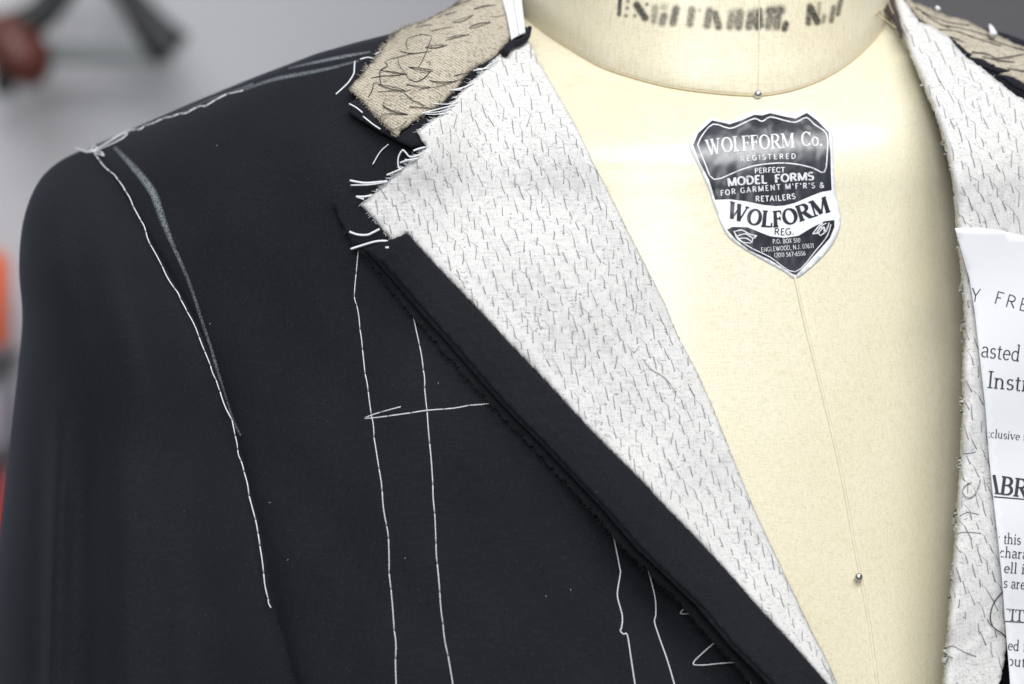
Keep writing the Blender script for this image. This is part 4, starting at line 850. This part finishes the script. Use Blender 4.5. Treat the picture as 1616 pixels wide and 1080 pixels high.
for q in ([(1482, 52), (1500, 58), (1520, 76), (1534, 86), (1522, 88), (1500, 74)], [(1528, 90), (1550, 93), (1575, 106), (1594, 111), (1575, 113), (1548, 104)], [(1578, 118), (1600, 122), (1640, 146), (1640, 156), (1600, 134)], [(1424, 17), (1432, 18), (1446, 32), (1438, 32)]):
    sheet('collar_cloth', q, lambda x, y: K(x, y) - .0018, M['wool_dark'], jacket, step=5, thick=.001, jit=.5)
kl = [(1410, -6), (1416, 22), (1421, 44), (1429, 62), (1436, 88), (1447, 112), (1459, 142), (1472, 172), (1484, 208), (1494, 245), (1502, 285), (1506, 325), (1509, 365), (1514, 410), (1518, 455), (1521, 500), (1520, 545), (1518, 600), (1518, 650), (1516, 700), (1513, 750), (1509, 800), (1506, 850), (1502, 900), (1498, 950), (1494, 1000), (1490, 1050), (1486, 1100)]
canr_out = kl + [(1570, 1100), (1580, 1070), (1586, 1040), (1590, 1005), (1592, 975), (1700, 960), (1720, 200), (1640, 168), (1605, 152), (1570, 124), (1545, 104), (1520, 86), (1496, 58), (1470, 40), (1450, 34), (1440, 20), (1428, 2), (1420, -6)]
def kc(x, y):
    x = np.asarray(x, float); y = np.asarray(y, float); d = seg_dist(np.stack([x, y], -1), np.array(kl))
    u = (x * .57 + y * .82) / 26.; v = (x * .82 - y * .57) / 27.
    return K(x, y) - .003 + .0014 * np.exp(-d / 14.) * np.sin(y / 16.) + .00016 * np.sin(v * 6.28) + .0001 * np.sin(u * 6.28) + .0001 * np.sin(y / 27. + x / 40.) - .0005 * np.exp(-((y - 1010 - 25 * np.cos(x / 30.)) / 8.) ** 2) + .008 * np.exp(-d / 3.5)
canr = sheet('lapel_canvas', canr_out, kc, M['canvas'], jacket, step=6.5, thick=.0014, jit=.6, label='white canvas of the far front, partly under the paper')
mbs = MB(); mbl = MB()
pad_field(mbs, mbl, np.array(canr_out), (1560, 200), (12, 18), (22, -8), .25, 21, kc, (-30, 62), (-20, 28), r=.00016, keep=4)
for q in ([(1515, 814), (1525, 809), (1532, 809), (1545, 812)], [(1510, 842), (1522, 840), (1532, 840), (1548, 842)], [(1492, 1022), (1505, 1020), (1520, 1028), (1540, 1036)], [(1492, 1034), (1504, 1038)], [(1519, 716), (1530, 715), (1540, 713)]):
    q = cat(q, 6); tube(mbs, P(q[:, 0], q[:, 1], kc(q[:, 0], q[:, 1]) - .0002), .00017, 5)
mbs.build('pad_stitches', M['stitch_grey'], canr, kind='stuff'); mbl.build('pad_thread_runs', M['run_grey'], canr, kind='stuff')
for q in ([(1533, 761), (1524, 766), (1519, 775), (1524, 784), (1532, 785), (1540, 778), (1546, 764), (1547, 757)], [(1592, 926), (1577, 940), (1567, 955), (1563, 975), (1568, 990), (1582, 1000), (1590, 1008)]):
    mb = MB(); q = cat(q, 6); tube(mb, P(q[:, 0], q[:, 1], kc(q[:, 0], q[:, 1]) - .0008), .00022, 6); mb.build('thread_loop', M['stitch_grey'] if q[0][0] < 1570 else M['black_thread'], canr)
mb = MB(); frays(mb, kl[2:10], 24, 3, math.radians(180), .8, kc, -.003, .00008)
frays(mb, canr_out[-14:-3], 70, 4, math.radians(60), .9, kc, .0005, .00012)
for q in ([(1562, 40), (1565, 46), (1568, 55)], [(1478, 12), (1482, 15)]):
    q = cat(q, 4); tube(mb, P(q[:, 0], q[:, 1], kt(q[:, 0], q[:, 1] + 12) - .0008), np.linspace(.0006, .0017, len(q)) if len(q) > 5 else .0009, 7)
mb.build('frayed_threads', M['thread'], canr, kind='stuff')
# dark inside of the collar beside the neck, and two strands
M['brown'] = plain('brown_lining', (.045, .03, .028), .8)
sheet('collar_lining', [(1382, -8), (1416, -8), (1424, 20), (1424, 60), (1412, 32), (1398, 16), (1386, 10)], lambda x, y: K(x, y) + .004, M['brown'], jacket, step=5, thick=.001, jit=.6)
for q in ([(1397, 10), (1384, 20), (1398, 32), (1414, 44)], [(1396, 12), (1388, 17), (1382, 22)], [(1400, -6), (1404, 8), (1410, 22)]):
    mb = MB(); q = cat(q, 5); tube(mb, P(q[:, 0], q[:, 1], K(q[:, 0], q[:, 1]) - .003), .00018, 5); mb.build('loose_thread', M['seam'], jacket)

# ------------------------------------------------------------------ paper sheet pinned on the far front
sheet_e = empty('instruction_sheet', tuple(P(1600, 700, .0)), 'white printed instruction sheet lying over the far front of the jacket', 'paper')
pl = [(1507, 360), (1517, 395), (1530, 440), (1538, 490), (1546, 560), (1555, 640), (1561, 720), (1568, 790), (1575, 850), (1582, 920), (1588, 1000), (1593, 1060), (1597, 1120)]
pap_out = pl + [(1900, 1120), (1900, 440), (1760, 405), (1680, 386), (1616, 372), (1580, 364), (1545, 359)]
def pd(x, y): return K(x, y) - .0075 - .0006 * np.sin(np.asarray(y) / 130.)
pap = sheet('paper_sheet', pap_out, pd, M['paper'], sheet_e, step=14, thick=.00012)
PLA = np.array(pl)
def pclip(x, y): return x > np.interp(y, PLA[:, 1], PLA[:, 0]) + .8
mb = MB(); kw = dict(depth=pd, off=.0003, clip=pclip)
text(mb, 'Y', [(1531, 475), (1546, 477)], 21, T=.085, t=.07, serif=False, **kw)
text(mb, 'FREE', [(1567, 478), (1600, 487), (1640, 497)], 20, T=.075, t=.06, serif=False, space=.14, **kw)
text(mb, 'asted T', [(1547, 563), (1570, 566), (1636, 574)], 26, T=.085, t=.045, **kw)
text(mb, 'Instruct', [(1557, 612), (1600, 616), (1670, 624)], 27, T=.095, t=.045, **kw)
text(mb, 'exclusive ta', [(1547, 689), (1600, 694), (1627, 697)], 13.5, T=.10, t=.05, **kw)
text(mb, 'ABRI', [(1554, 777), (1600, 783), (1632, 787)], 29, T=.17, t=.07, **kw)
text(mb, 'r this trai', [(1571, 857), (1600, 859), (1643, 862)], 17, T=.10, t=.06, **kw)
text(mb, 'charact', [(1577, 879), (1600, 881), (1637, 884)], 17, T=.10, t=.06, **kw)
text(mb, 'hell is s', [(1572, 903), (1600, 905), (1640, 908)], 17, T=.10, t=.06, **kw)
text(mb, 's are cu', [(1583, 927), (1600, 929), (1641, 932)], 17, T=.10, t=.06, **kw)
text(mb, 'TITCE', [(1579, 978), (1616, 981), (1646, 983)], 18, T=.11, t=.06, **kw)
text(mb, 'ed fo', [(1590, 1026), (1616, 1028), (1630, 1029)], 17, T=.10, t=.06, **kw)
text(mb, 'outli', [(1589, 1050), (1616, 1053), (1630, 1054)], 17, T=.10, t=.06, **kw)
mb.build('printed_text', M['print'], pap, smooth=False)
mb = MB(); ribbon(mb, [(1568.5, 784), (1640, 790)], 1.6, pd, .0003); mb.build('underline', M['print'], pap, smooth=False); mb = MB(); ribbon(mb, [(1585, 980.5), (1640, 984)], 1.4, pd, .0003)
mb.build('underline', M['print'], pap, smooth=False)
